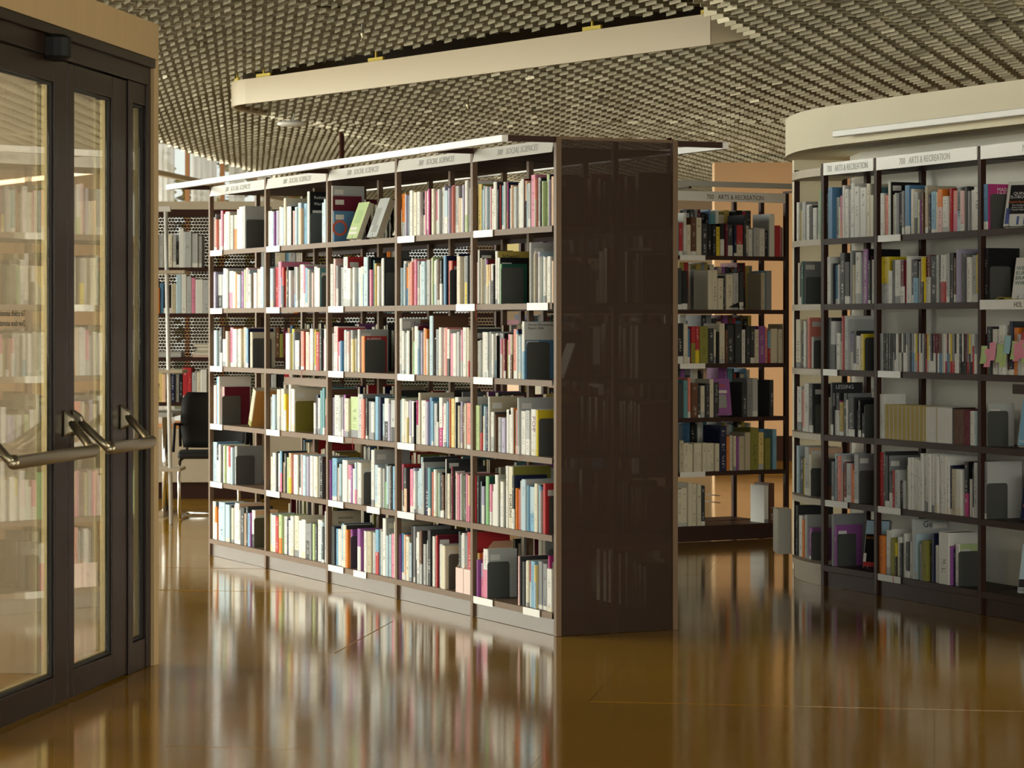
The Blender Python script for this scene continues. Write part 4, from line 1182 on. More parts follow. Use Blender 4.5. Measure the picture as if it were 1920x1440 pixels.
def book_geo(w, h, d, A, B, cover, split, seed, ink=1.0):
    """U-shaped cover with a chamfered spine round a page block; x along the shelf, y inwards."""
    c = min(0.0040, w * 0.24)
    t = min(0.0022, w * 0.18)
    poly = [(0, d), (0, c), (c, 0), (w - c, 0), (w, c), (w, d), (w - t, d), (w - t, t + 0.001), (t, t + 0.001), (t, d)]
    k = 10
    vs = [(x, y, 0) for x, y in poly] + [(x, y, h) for x, y in poly]
    fs, ca, cb, pr, uv = [], [], [], [], []
    cov = PAL[cover]; a_ = PAL[A]; b_ = PAL[B]
    for i in range(k):
        j = (i + 1) % k
        fs.append((j, i, k + i, k + j) if False else (i, j, k + j, k + i))
        sp = i in (1, 2, 3)
        if sp:
            ca.append(a_); cb.append(b_); pr.append((split, seed, ink))
            us = {1: (0, 0.1), 2: (0.1, 0.9), 3: (0.9, 1)}[i]
            uv += [(us[0], 0), (us[1], 0), (us[1], 1), (us[0], 1)]
        else:
            col = cov if i in (0, 4) else a_
            ca.append(col); cb.append(col); pr.append((0, seed, 0))
            uv += [(0, 0), (1, 0), (1, 1), (0, 1)]
    fs.append((0, 9, 8, 7, 6, 5, 4, 3, 2, 1)); fs.append(tuple(range(k, 2 * k)))
    for _ in range(2):
        ca.append(a_); cb.append(a_); pr.append((0, seed, 0)); uv += [(0, 0)] * 10
    # page block
    m = 0.0025 if h > 0.15 else 0.002
    x0, x1, y0, y1, z0, z1 = t + 0.0001, w - t - 0.0001, t + 0.0012, d - 0.002, m, h - m
    b = len(vs)
    vs += [(x0, y0, z0), (x1, y0, z0), (x1, y1, z0), (x0, y1, z0), (x0, y0, z1), (x1, y0, z1), (x1, y1, z1), (x0, y1, z1)]
    for f in [(3, 2, 1, 0), (4, 5, 6, 7), (0, 1, 5, 4), (1, 2, 6, 5), (2, 3, 7, 6), (3, 0, 4, 7)]:
        fs.append(tuple(b + i for i in f)); pg = (0.70, 0.64, 0.50)
        ca.append(pg); cb.append(pg); pr.append((0, seed, 0)); uv += [(0, 0)] * 4
    return vs, fs, ca, cb, pr, uv

def sticker_geo(w, h, d, seed):
    r = random.Random(seed)
    sw, sh = min(0.05, d * 0.4), 0.026
    y0 = d * 0.08; z1 = h - 0.018 - r.random() * 0.012
    return [(w + 0.0002, y0, z1 - sh), (w + 0.0002, y0 + sw, z1 - sh), (w + 0.0002, y0 + sw, z1), (w + 0.0002, y0, z1),
            (w + 0.0007, y0, z1 - sh), (w + 0.0007, y0 + sw, z1 - sh), (w + 0.0007, y0 + sw, z1), (w + 0.0007, y0, z1)]
BOXF = [(3, 2, 1, 0), (4, 5, 6, 7), (0, 1, 5, 4), (1, 2, 6, 5), (2, 3, 7, 6), (3, 0, 4, 7)]

def fill_attrs(me, ca, cb, pr, uv):
    a = me.attributes.new('ca', 'FLOAT_COLOR', 'FACE'); a.data.foreach_set('color', [x for c in ca for x in (*c, 1.0)])
    a = me.attributes.new('cb', 'FLOAT_COLOR', 'FACE'); a.data.foreach_set('color', [x for c in cb for x in (*c, 1.0)])
    a = me.attributes.new('prm', 'FLOAT_VECTOR', 'FACE'); a.data.foreach_set('vector', [x for c in pr for x in c])
    u = me.uv_layers.new(name='uv'); u.data.foreach_set('uv', [x for c in uv for x in c])

BOOKS = []     # dicts: matrix, w,h,d, colours, cell, ordinal
ENDS = []      # bookends: matrix, cell, olive?
def parse_cells():
    for (key, row), (total, s) in ROWS.items():
        Fm, width = CELLS[(key, row)]
        unit = width / total
        x = 0.002
        hh = 0.21
        r = random.Random(hash_str(key + str(row)))
        n = 0
        lastd = 0.15
        for tok in s.split():
            if tok.startswith('@'):
                x = max(x, float(tok[1:]) * unit); continue
            if tok in '#&':
                ENDS.append(dict(M=Fm @ Matrix.Translation((x + 0.0008, r.uniform(0.012, 0.03), 0)), key=key, row=row, olive=tok == '&', x=x))
                x += 0.004
                continue
            word = None; stick = False; cover = None; low = None
            if '^' in tok: tok, word = tok.split('^')
            if tok.endswith('*'): stick = True; tok = tok[:-1]
            if '>' in tok: tok, cover = tok.split('>')
            if '/' in tok: tok, low = tok.split('/')
            if ':' in tok:
                tok, q = tok.split(':')
                if '/' in q: q, low = q.split('/')
                hh = float(q) / 100
            col = tok[0]; wu = float(tok[1:])
            w = max(0.005, wu * unit - 0.0006)
            h = hh * r.uniform(0.972, 1.02)
            zmax = 0.305
            h = min(h, zmax)
            d = max(0.105, min(0.235, h * r.uniform(0.66, 0.74)))
            if x + w > width - 0.001: 
                if width - 0.001 - x < 0.005: break
                w = width - 0.001 - x
            n += 1
            y = r.uniform(0.008, 0.028) if h < 0.25 else r.uniform(0.006, 0.016)
            split = 0.0
            if low:
                split = r.uniform(0.3, 0.62)
            elif r.random() < 0.28 and w > 0.010:
                low = 'W' if PAL[col][1] < 0.6 else r.choice('GgC'); split = r.uniform(0.08, 0.2)
            lean = 0.0
            BOOKS.append(dict(M=Fm @ Matrix.Translation((x, y, 0.0006)), w=w, h=h, d=d, A=col, B=low or col, cover=cover or col, split=split,
                              seed=r.random(), ink=0.0 if (w < 0.009) else (1.0 if r.random() < 0.8 else 0.0), key=key, row=row, n=n, stick=stick, word=word, name='book'))
            x += w + 0.0006
        
def hash_str(s):
    k = 17
    for ch in s: k = (k * 31 + ord(ch)) % 1000003
    return k
parse_cells()

# DVD cases: third shelf of the white-walled bay
Fm, width = CELLS[('A', 3)]
r = random.Random(5); x = 0.006; n = 0
while x < width - 0.02:
    w = r.choice([0.015, 0.015, 0.015, 0.024])
    if x + w > width - 0.004: break
    n += 1
    A = r.choice('WGWgkkKKnWCgkYWmsWGK'); B = r.choice('WGkKgRkkBKCWkW')
    BOOKS.append(dict(M=Fm @ Matrix.Translation((x, 0.012, 0.0006)), w=w, h=0.190, d=0.135, A=A, B=B, cover='K', split=r.choice([0, .3, .5, .7]), seed=r.random(), ink=1.0,
                      key='A', row=3, n=n, stick=False, word=None, name='dvd_case'))
    x += w + 0.0005
# journals: fourth shelf of the white-walled bay
Fm, width = CELLS[('A', 4)]
u = width / 79; x = 0.004; n = 0
seq = [('W', 4, .225, 'W', 'j')] + [('a' if i % 3 else 't', 1.15, .175, 't', 'gold') for i in range(29)] + [('W', 1.3, .172, 'W', 'white') for i in range(6)] + [('t', 1.2, .172, 't', 'white')] + [('W', 1.3, .172, 'W', 'white') for i in range(9)] + \
      [('k', 0.9, .175, 'K', 'dark')] + [('n', 1.25, .17, 'n', 'dark') for i in range(6)] + [('m', 1.25, .17, 'm', 'dark') for i in range(4)] + [('W', 3, .165, 'W', 'j'), ('s', 2, .165, 's', 'j')]
cnt = {}
for A, wu, h, cov, kind in seq:
    w = wu * u - 0.0004
    cnt[kind] = cnt.get(kind, 0) + 1
    BOOKS.append(dict(M=Fm @ Matrix.Translation((x, 0.012 + 0.001 * (len(cnt) % 2), 0.0006)), w=w, h=h, d=0.125, A=A, B=A, cover=cov, split=0, seed=x, ink=0.35 if kind != 'j' else 1.0,
                      key='A', row=4, n=cnt[kind], stick=kind == 'j', word=None, name='journal', jk=kind))
    x += w + 0.0004

BAYNAME = {'M5': 'bay beside the perforated panel', 'M4': 'second bay from perforated panel', 'M3': 'middle bay of long bookcase', 'M2': 'second bay from window end', 'M1': 'bay at window end',
           'A': 'wide white-backed bay', 'B': 'narrow bay by rounded end', 'E': 'rounded end bay', 'Z': 'bay at right picture edge', 'K2': 'back bookcase'}
ROWN = {1: 'top shelf', 2: 'second shelf', 3: 'third shelf', 4: 'fourth shelf', 5: 'fifth shelf', 6: 'bottom shelf'}

def book_label(b):
    size = 'thick' if b['w'] > 0.034 else ('slim' if b['w'] < 0.017 else '')
    tall = 'tall' if b['h'] > 0.245 else ('short' if b['h'] < 0.175 else '')
    two = ' '.join(t for t in (tall, size) if t)
    return ('%s %s book, %s from left, %s, %s' % (two, CNAME[b['A']], ordinal(b['n']), ROWN[b['row']], BAYNAME[b['key']])).strip()

def make_book(b):
    vs, fs, ca, cb, pr, uv = book_geo(b['w'], b['h'], b['d'], b['A'], b['B'], b['cover'], b['split'], b['seed'], b['ink'])
    me = bpy.data.meshes.new(b['name'])
    me.from_pydata(vs, [], fs)
    fill_attrs(me, ca, cb, pr, uv)
    me.materials.append(M_BOOK)
    o = bpy.data.objects.new(b['name'], me)
    COL.objects.link(o)
    o.matrix_world = b['M']
    o.matrix_local = b['M']
    if b['stick']:
        MB(b['M']).add(sticker_geo(b['w'], b['h'], b['d'], int(b['seed'] * 1e6)), BOXF).build('sticker', M_STICK, o)
    if b['word']:
        for nm, y0, y1, z0, z1, pm in PANELS.get(b['word'], []):
            MB(b['M']).box(b['w'] + 0.0001, b['w'] + 0.0003, y0 * b['d'], y1 * b['d'], z0 * b['h'], z1 * b['h']).build(nm, pm, o)
        for side, s, fx, fz, size, mm in WORDS[b['word']]:
            R = b['M'].to_3x3()
            if side == 'c':
                p = b['M'] @ Vector((b['w'] + 0.0005, 0.008 + fx * b['d'], fz * b['h']))
                M = axes(p, R @ Vector((0, 1, 0)), R @ Vector((0, 0, 1)), R @ Vector((1, 0, 0)))
            else:
                p = b['M'] @ Vector((b['w'] * 0.5 - size * 0.34, -0.0006, fz * b['h']))
                M = axes(p, R @ Vector((0, 0, -1)), R @ Vector((1, 0, 0)), R @ Vector((0, -1, 0)))
            lettering(s, size, M, LMAT[mm], o, 'title_lettering')
    return o

# which ones are individuals: the 300 that show largest
for b in BOOKS:
    p = b['M'] @ Vector((b['w'] / 2, 0, b['h'] / 2))
    q = b['M'] @ Vector((b['w'] / 2 + 0.01, 0, b['h'] / 2))
    s = 5000 / p.y
    lat = abs(project(q)[0] - project(p)[0]) / 0.01
    px, _ = project(p)
    b['area'] = (b['w'] * lat * b['h'] * s) + (400 if b['stick'] else 0) + (4000 if b['word'] else 0)
    if px > 1925 or px < 0 or b['key'][0] == 'F': b['area'] *= 0.01
plain = sorted([b for b in BOOKS if b['name'] == 'book'], key=lambda b: -b['area'])
single = plain[:296]
rest = plain[296:]
for b in single:
    o = make_book(b)
    tag(o, book_label(b), 'book', 'books on the %s of the %s' % (ROWN[b['row']], BAYNAME[b['key']]))
for b in BOOKS:
    if b['name'] == 'dvd_case':
        o = make_book(b)
        tag(o, '%s spined DVD case, %s from left in the row of cases' % (CNAME[b['A']], ordinal(b['n'])), 'DVD case', 'DVD cases on the third shelf')
    elif b['name'] == 'journal':
        o = make_book(b)
        kind = {'gold': 'gold-spined journal', 'white': 'plain white journal', 'dark': 'dark brown or maroon journal', 'j': 'loose pale volume'}[b['jk']]
        tag(o, '%s, %s from left of its run on the fourth shelf' % (kind, ordinal(b['n'])), 'journal', 'journals on the fourth shelf')

# everything else that fills the shelves, including the far side of the long bookcase
def filler(Fm, width, seed, fillto=0.85, dark=False, tall=0.0):
    r = random.Random(seed); x = 0.005
    while x < width * fillto:
        w = r.uniform(0.012, 0.042)
        if x + w > width - 0.005: break
        h = min(0.31, r.uniform(0.18, 0.26) + tall)
        A = r.choice('WCGgkKkKNBTRmntVAaokgn' if dark else 'WWCGgkKNBbTRmPVYOaotn')
        rest.append(dict(M=Fm @ Matrix.Translation((x, 0.012, 0.0006)), w=w, h=h, d=min(h * 0.7, 0.2), A=A, B=A, cover=A, split=0, seed=r.random(), ink=1.0, stick=False))
        x += w + 0.0006
        if r.random() < 0.04: x += r.uniform(0.05, 0.15)
Rb = Matrix.Rotation(math.pi, 4, 'Z')
for bI in range(5):
    xa, xb = UP[bI] + 0.027, UP[bI + 1] - 0.027
    for rr in range(6):
        F = MF @ Matrix.Translation((xb, MD, ZS[rr])) @ Rb
        filler(F, xb - xa, 100 + bI * 10 + rr, r_ if (r_ := random.Random(bI * 7 + rr).uniform(0.45, 0.95)) else 0.8, dark=True)
for rr in range(1, 7):
    filler(*CELLS[('K1', rr)], 300 + rr, 0.8, dark=True)
for rr in range(6):
    filler(*CELLS[('KB1', rr)], 330 + rr, 0.97, dark=True, tall=0.07)
    if rr > 0: filler(*CELLS[('KB2', rr)], 350 + rr, 0.98, dark=True, tall=0.08)
for k in (2, 3):
    for rr in (3,): filler(*CELLS[('F%d' % k, rr)], 400 + k * 10 + rr, 0.6, dark=True)
V_, F_, CA, CB, PR, UVs = [], [], [], [], [], []
for b in rest:
    vs, fs, ca, cb, pr, uv = book_geo(b['w'], b['h'], b['d'], b['A'], b['B'], b['cover'], b['split'], b['seed'], b['ink'])
    k = len(V_)
    V_ += [tuple(b['M'] @ Vector(v)) for v in vs]
    F_ += [tuple(k + i for i in f) for f in fs]
    CA += ca; CB += cb; PR += pr; UVs += uv
    if b['stick']:
        k = len(V_)
        V_ += [tuple(b['M'] @ Vector(v)) for v in sticker_geo(b['w'], b['h'], b['d'], int(b['seed'] * 1e6))]
        F_ += [tuple(k + i for i in f) for f in BOXF]
        CA += [(0.72, 0.71, 0.67)] * 6; CB += [(0.72, 0.71, 0.67)] * 6; PR += [(0, 0, 0)] * 6; UVs += [(0, 0)] * 24
me = bpy.data.meshes.new('books')
me.from_pydata(V_, [], F_)
fill_attrs(me, CA, CB, PR, UVs)
me.materials.append(M_BOOK)
bo = bpy.data.objects.new('books', me); COL.objects.link(bo)
tag(bo, 'the smaller and farther books that fill the remaining shelves', 'books', kind='stuff')

# ---- bookends
def bookend_geo(F, w=0.115, h=0.168):
    m = MB(F)
    k = 5; rad = 0.014
    pts = [(0, 0), (w, 0)]
    for i in range(k + 1):
        a = i / k * math.pi / 2
        pts.append((w - rad + rad * math.cos(a), h - rad + rad * math.sin(a)))
    for i in range(k + 1):
        a = math.pi / 2 + i / k * math.pi / 2
        pts.append((rad + rad * math.cos(a), h - rad + rad * math.sin(a)))
    t = 0.0018
    n = len(pts)
    vs = [(0, y, z + 0.001) for y, z in pts] + [(t, y, z + 0.001) for y, z in pts]
    fs = [tuple(reversed(range(n))), tuple(range(n, 2 * n))] + [(i, (i + 1) % n, n + (i + 1) % n, n + i) for i in range(n)]
    m.add(vs, fs)
    return m
for e in ENDS:
    lab = '%s metal bookend, %s, %s' % ('olive reflection-tinted' if e['olive'] else 'charcoal', ROWN[e['row']], BAYNAME[e['key']])
    if sum(1 for q in ENDS if (q['key'], q['row']) == (e['key'], e['row'])) > 1:
        first = min(q['x'] for q in ENDS if (q['key'], q['row']) == (e['key'], e['row'])) == e['x']
        lab += ', left one' if first else ', right one'
    o = empty('bookend', e['M'].translation, lab, 'bookend', 'bookends on the shelves')
    mm = M_BENDOL if e['olive'] else M_BEND
    small = e['key'] in ('E', 'K2')
    bookend_geo(e['M'], 0.10 if small else 0.115, 0.15 if small else (0.195 if e['key'] == 'M2' and e['row'] == 5 else 0.168)).build('plate', mm, o)
    MB(e['M']).box(0.002, 0.05, 0.02, 0.095, 0.0006, 0.0016).build('foot', mm, o)
# ================================================================== DISPLAY BOOKS, BOXES AND SMALL THINGS
def display_book(Fm, x, y, w, h, t, e1, back, lean, cover, spine, words, label, name='book', art=None):
    """A book shown face-out, leaning back on a wire stand. e1 = (along, inwards) of the cover's bottom edge."""
    R = Fm.to_3x3()
    X = (R @ Vector((e1[0], e1[1], 0))).normalized()
    Bk = (R @ Vector((back[0], back[1], 0))).normalized()
    Z = (Vector((0, 0, 1)) * math.cos(lean) + Bk * math.sin(lean)).normalized()
    Nn = X.cross(Z)          # out of the cover
    p = Fm @ Vector((x, y, 0.014))
    M = axes(p, X, -Nn, Z)   # x along cover, y into the book, z up the cover
    # a book lying with its cover as the front: build with thickness along y
    vs, fs, ca, cb, pr, uv = book_geo(t, h, w, spine, spine, cover, 0, 0.5, 0)
    # book_geo: x thickness, y depth (cover width), cover at x=t faces +x; turn so that +x -> -y
    T = Matrix(((0, 1, 0, 0), (-1, 0, 0, t), (0, 0, 1, 0), (0, 0, 0, 1)))
    MM = M @ T
    me = bpy.data.meshes.new(name)
    me.from_pydata(vs, [], fs); fill_attrs(me, ca, cb, pr, uv); me.materials.append(M_BOOK)
    o = bpy.data.objects.new(name, me); COL.objects.link(o); o.matrix_local = MM
    tag(o, label, 'book', 'books displayed face-out')
    for s, fx, fz, size, mm in words:
        q = M @ Vector((fx * w, -0.0006, fz * h))
        lettering(s, size, axes(q, X, Z, Nn), mm, o, 'title_lettering')
    for nm, x0, x1, z0, z1, mm in (art or []):
        MB(M).add([(x0 * w, -0.0002, z0 * h), (x1 * w, -0.0002, z0 * h), (x1 * w, -0.0002, z1 * h), (x0 * w, -0.0002, z1 * h),
                   (x0 * w, -0.0005, z0 * h), (x1 * w, -0.0005, z0 * h), (x1 * w, -0.0005, z1 * h), (x0 * w, -0.0005, z1 * h)],
                  [(0, 1, 2, 3), (7, 6, 5, 4), (4, 5, 1, 0), (5, 6, 2, 1), (6, 7, 3, 2), (7, 4, 0, 3)]).build(nm, mm, o)
    # wire stand
    S = empty('book_stand', Fm @ Vector((x, y, 0)), label_stand(label), 'book stand', 'wire book stands')
    for f in (0.25, 0.75):
        MB(M).tube([(f * w, -0.012, 0.012), (f * w, -0.012, -0.006), (f * w, t + 0.004, -0.006), (f * w, t + 0.006, h * 0.6)], 0.0016, 6).build('wire', M_WIRE, S)
        pt = M @ Vector((f * w, t + 0.006, h * 0.6))
        foot = pt + Bk * 0.03; foot.z = (Fm @ Vector((0, 0, 0.0025))).z
        MB().tube([pt, foot], 0.0016, 6).build('strut', M_WIRE, S)
    return o
def label_stand(lab):
    return 'wire stand holding the ' + ' '.join(lab.split()[:9])

M_DKCOV = M_BLKPR; M_BLUPR = flat('blue_print', (0.10, 0.14, 0.36)); M_ORPR = flat('orange_print', (0.72, 0.20, 0.04))
M_GRNPR = flat('green_print', (0.04, 0.28, 0.16)); M_GREYPR = flat('grey_print', (0.30, 0.30, 0.29)); M_LIMEPR = flat('leaf_green_print', (0.36, 0.50, 0.22)); M_REDPR = flat('red_print', (0.45, 0.03, 0.03))
M_SKYPR = flat('sky_print', (0.40, 0.58, 0.72)); M_LIFEB = flat('lifebuoy_print', (0.62, 0.10, 0.04)); M_YELPR = flat('yellow_print', (0.62, 0.52, 0.06))

E1Z, BKZ = (0.8, 0.6), (-0.6, 0.8)
ang20 = math.radians(19)
C = CELLS[('Z', 1)][0]
display_book(C, 0.10, 0.055, 0.14, 0.225, 0.028, E1Z, BKZ, ang20, 'W', 'W',
    [('QUINN', .24, .70, .021, M_LETWH), ('SLOBODIAN', .14, .62, .021, M_LETWH), ("Hayek's Bastards", .10, .52, .0145, M_LETOR), ('The Neoliberal', .24, .45, .011, M_LETWH), ('Roots of the', .24, .40, .011, M_LETWH), ('Populist Right', .24, .35, .011, M_LETWH)],
    'black and white paperback with orange subtitle displayed on the top shelf', art=[('cover_panel', .12, .97, .27, .92, M_DKCOV), ('cover_figure', .05, .2, .05, .4, M_BLUPR), ('cover_figure', .70, .95, .04, .20, M_BLUPR), ('cover_figure', .46, .54, .03, .22, M_BLUPR)])
C = CELLS[('Z', 2)][0]
display_book(C, 0.17, 0.055, 0.15, 0.205, 0.02, E1Z, BKZ, ang20, 'W', 'W',
    [('WELCHES', .06, .70, .026, M_LETGN), ('EUROPA', .06, .58, .026, M_LETGN), ('BRAUCHEN', .06, .46, .026, M_LETGN), ('WIR?', .06, .34, .026, M_LETGN)],
    'white paperback with bold green title asking about Europe, second shelf', art=[('cover_map', .55, .98, .04, .20, M_GRNPR), ('cover_map', .68, .90, .20, .33, M_LIMEPR), ('cover_map', .40, .55, .03, .12, M_SKYPR)])
C = CELLS[('Z', 4)][0]
display_book(C, 0.22, 0.055, 0.16, 0.235, 0.03, E1Z, BKZ, ang20, 'b', 'W',
    [('The O', .30, .83, .020, M_LETWH), ('Sam A', .24, .70, .020, M_LETWH), ('OpenAI', .22, .57, .020, M_LETWH), ('the Race', .22, .44, .020, M_LETWH), ('the Future', .18, .20, .019, M_LETWH), ('Keach Hage', .06, .06, .020, M_LETWH)],
    'blue paperback with white title and portrait displayed on the fourth shelf', art=[('cover_portrait', .45, .98, .25, .62, M_BLUPR)])
C = CELLS[('Z', 5)][0]
display_book(C, 0.24, 0.055, 0.15, 0.215, 0.022, E1Z, BKZ, ang20, 'N', 'N',
    [('ACHI', .40, .88, .016, M_LETOR), ('MEMBE', .30, .78, .016, M_LETOR), ('DIE', .16, .36, .018, M_LETOR), ('TERRESTRISCHE', .06, .27, .0165, M_LETOR), ('GEMEINSCHAFT', .16, .18, .0165, M_LETOR)],
    'navy paperback with orange lettering and face displayed on the fifth shelf', art=[('cover_face', .50, .90, .44, .72, M_ORPR)])
C = CELLS[('Z', 6)][0]
display_book(C, 0.22, 0.055, 0.15, 0.23, 0.022, E1Z, BKZ, ang20, 's', 'W',
    [('GELDERN', .30, .85, .013, M_LETDK), ('TRANSFORM', .26, .79, .013, M_LETDK), ('DIE NULLLI', .10, .62, .021, M_LETWH)],
    'pale teal paperback with a dark landscape strip displayed on the bottom shelf', art=[('cover_landscape', .02, .98, .10, .27, M_DKCOV), ('cover_landscape', .02, .98, .02, .09, M_GREYPR), ('cover_landscape', .70, .80, .08, .2, M_YELPR)])
# open leaflet lying on the second shelf by the display
C = CELLS[('Z', 2)][0]
m = MB(C); vs, fs = [], []
for i in range(9):
    xx = 0.07 + i * 0.016; zz = 0.003 + 0.018 * abs(math.sin(i / 8 * math.pi)) 
    vs += [(xx, 0.02, zz), (xx, 0.10, zz), (xx, 0.10, zz + 0.002), (xx, 0.02, zz + 0.002)]
for i in range(8):
    a = 4 * i; fs += [(a, a + 4, a + 5, a + 1), (a + 2, a + 6, a + 7, a + 3), (a, a + 3, a + 7, a + 4), (a + 1, a + 5, a + 6, a + 2)]
fs += [(0, 1, 2, 3), (35, 34, 33, 32)]
m.add(vs, fs)
tag(m.build('leaflet', M_YELPR, None, origin=C @ Vector((0.08, 0.03, 0))), 'yellow and dark leaflet curling in front of the Europe paperback', 'leaflet')

# display shelf at the top of the middle bay
C = CELLS[('M3', 1)][0]
display_book(C, 0.18, 0.03, 0.135, 0.205, 0.028, (1, 0.05), (-0.05, 1), math.radians(21), 'l', 'C', [('Eine', .30, .30, .022, M_LETWH), ('neue Welt', .10, .18, .022, M_LETWH)][:0],
    'lime green book leaning face-out on the top shelf of the middle bay', art=[('cover_picture', .25, .75, .42, .78, M_LIMEPR), ('cover_stripe', .12, .8, .12, .19, M_STICK), ('cover_stripe', .12, .7, .24, .31, M_STICK)])
display_book(C, 0.46, 0.03, 0.12, 0.215, 0.036, (1, 0.05), (-0.05, 1), math.radians(21), 'G', 'W', [],
    'black and white book leaning face-out beside the lime green one', art=[('cover_picture', .1, .6, .30, .75, M_GREYPR), ('cover_picture', .3, .8, .12, .3, M_GREYPR)])
display_book(C, 0.80, 0.03, 0.10, 0.20, 0.03, (1, 0.05), (-0.05, 1), math.radians(21), 'C', 'C', [],
    'cream book leaning face-out at the right end of the middle top shelf')
# books standing face-out at the back of that shelf
def back_book(cell, x, y, w, h, cov, label, art=None, words=(), tilt=0.0):
    F = CELLS[cell][0] @ Matrix.Translation((x, y, 0.0006)) @ Matrix.Rotation(-tilt, 4, 'X')
    vs, fs, ca, cb, pr, uv = book_geo(0.02, h, w, cov, cov, cov, 0, 0.3, 0)
    T = Matrix(((0, 1, 0, 0), (-1, 0, 0, 0.02), (0, 0, 1, 0), (0, 0, 0, 1)))
    me = bpy.data.meshes.new('book'); me.from_pydata(vs, [], fs); fill_attrs(me, ca, cb, pr, uv); me.materials.append(M_BOOK)
    o = bpy.data.objects.new('book', me); COL.objects.link(o); o.matrix_local = F @ T
    tag(o, label, 'book', 'books displayed face-out')
    R = F.to_3x3()
    for nm, x0, x1, z0, z1, mm in (art or []):
        MB(F).box(x0 * w, x1 * w, -0.0006, -0.0002, z0 * h, z1 * h).build(nm, mm, o)
    for s, fx, fz, size, mm in words:
        lettering(s, size, axes(F @ Vector((fx * w, -0.0008, fz * h)), R @ Vector((1, 0, 0)), R @ Vector((0, 0, 1)), R @ Vector((0, -1, 0))), mm, o, 'title_lettering')
    return o
def side_book(cell, x, y, d, h, w, cov, spine, label, lifebuoy=False):
    """Standing with its cover to the right, set back on the shelf."""
    F = CELLS[cell][0] @ Matrix.Translation((x, y, 0.0006))
    b = dict(M=F, w=w, h=h, d=d, A=spine, B=spine, cover=cov, split=0, seed=0.2, ink=0.0, stick=True, word=None, name='book')
    o = make_book(b); tag(o, label, 'book', 'books displayed face-out')
    if lifebuoy:
        m = MB(F @ Matrix.Translation((w + 0.0006, d * 0.28, h * 0.45)))
        vs, fs = [], []
        for i in range(25):
            a = 2 * math.pi * i / 24
            for rr in (0.030, 0.042): vs += [(0, rr * math.cos(a), rr * math.sin(a)), (0.0005, rr * math.cos(a), rr * math.sin(a))]
        for i in range(24):
            q = 4 * i; fs += [(q + 1, q + 3, q + 7, q + 5), (q, q + 4, q + 6, q + 2)]
        m.add(vs, fs); m.build('cover_lifebuoy', M_LIFEB, o)
    return o

side_book(('M3', 1), 0.010, 0.015, 0.185, 0.30, 0.012, 'G', 'W', 'tall white book at the left end of the middle top shelf')
side_book(('M3', 1), 0.030, 0.012, 0.165, 0.245, 0.012, 'm', 'n', 'maroon book behind the lifebuoy book on the middle top shelf')
side_book(('M3', 1), 0.048, 0.010, 0.12, 0.165, 0.012, 'B', 'B', 'dark blue book with an orange lifebuoy on its cover', True)
# leaning white books on stands at the ends of shelves
for cell, x, cov, art, lab in ((('M5', 2), 0.56, 'k', M_LETWH, 'dark grey book leaning face-out behind the bookend, second shelf'), (('M3', 2), 0.845, 'W', None, 'white book leaning face-out at the right end of the second shelf, middle bay'),
                          (('M5', 3), 0.80, 'W', None, 'white book leaning by the upright, third shelf beside the perforated panel'), (('M3', 3), 0.86, 's', None, 'pale book leaning by the upright, third shelf of the middle bay')):
    Fm, width = CELLS[cell]
    ww = 0.07
    words = [('FRE', .30, .52, .022, M_LETWH), ('WHY WE', .20, .36, .012, M_LETWH), ('ARE', .20, .28, .012, M_LETWH), ('ROBIN DON', .10, .12, .016, M_LETWH)] if cov == 'k' else []
    display_book(Fm, x, 0.03, ww if cov == 'k' else 0.06, 0.21 if cov == 'k' else 0.165, 0.012, (0.96, 0.26), (-0.26, 0.96), math.radians(24), cov, 'W', words, lab)
# book leaning sideways in the window-end bay
F = CELLS[('M1', 4)][0] @ Matrix.Translation((0.60, 0.02, 0.0205)) @ Matrix.Rotation(math.radians(22), 4, 'Y')
b = dict(M=F, w=0.05, h=0.225, d=0.15, A='t', B='A', cover='o', split=0.15, seed=0.7, ink=0.0, stick=False, word=None, name='book')
PAL['o2'] = (0.62, 0.30, 0.08); b['cover'] = 'o2'
o = make_book(b); tag(o, 'thick olive-spined book with orange cover leaning over, fourth shelf, bay at window end', 'book', 'books leaning on their side')
# grey volume jutting out at the rounded end's bottom shelf
F = CELLS[('E', 6)][0] @ Matrix.Translation((-0.03, 0.02, 0.0006)) @ Matrix.Rotation(math.radians(-68), 4, 'Z')
b = dict(M=Matrix.Translation((1.462, 14.66, 0.1145)) @ Matrix.Rotation(math.radians(2), 4, 'Z'), w=0.075, h=0.245, d=0.2, A='t', B='t', cover='t', split=0, seed=0.2, ink=0, stick=False, word=None, name='book')
PAL['tg'] = (0.40, 0.38, 0.32); b['A'] = b['B'] = b['cover'] = 'tg'
o = make_book(b); tag(o, 'thick grey volume jutting out past the rounded end of the curved bookcase', 'book', 'books jutting out')
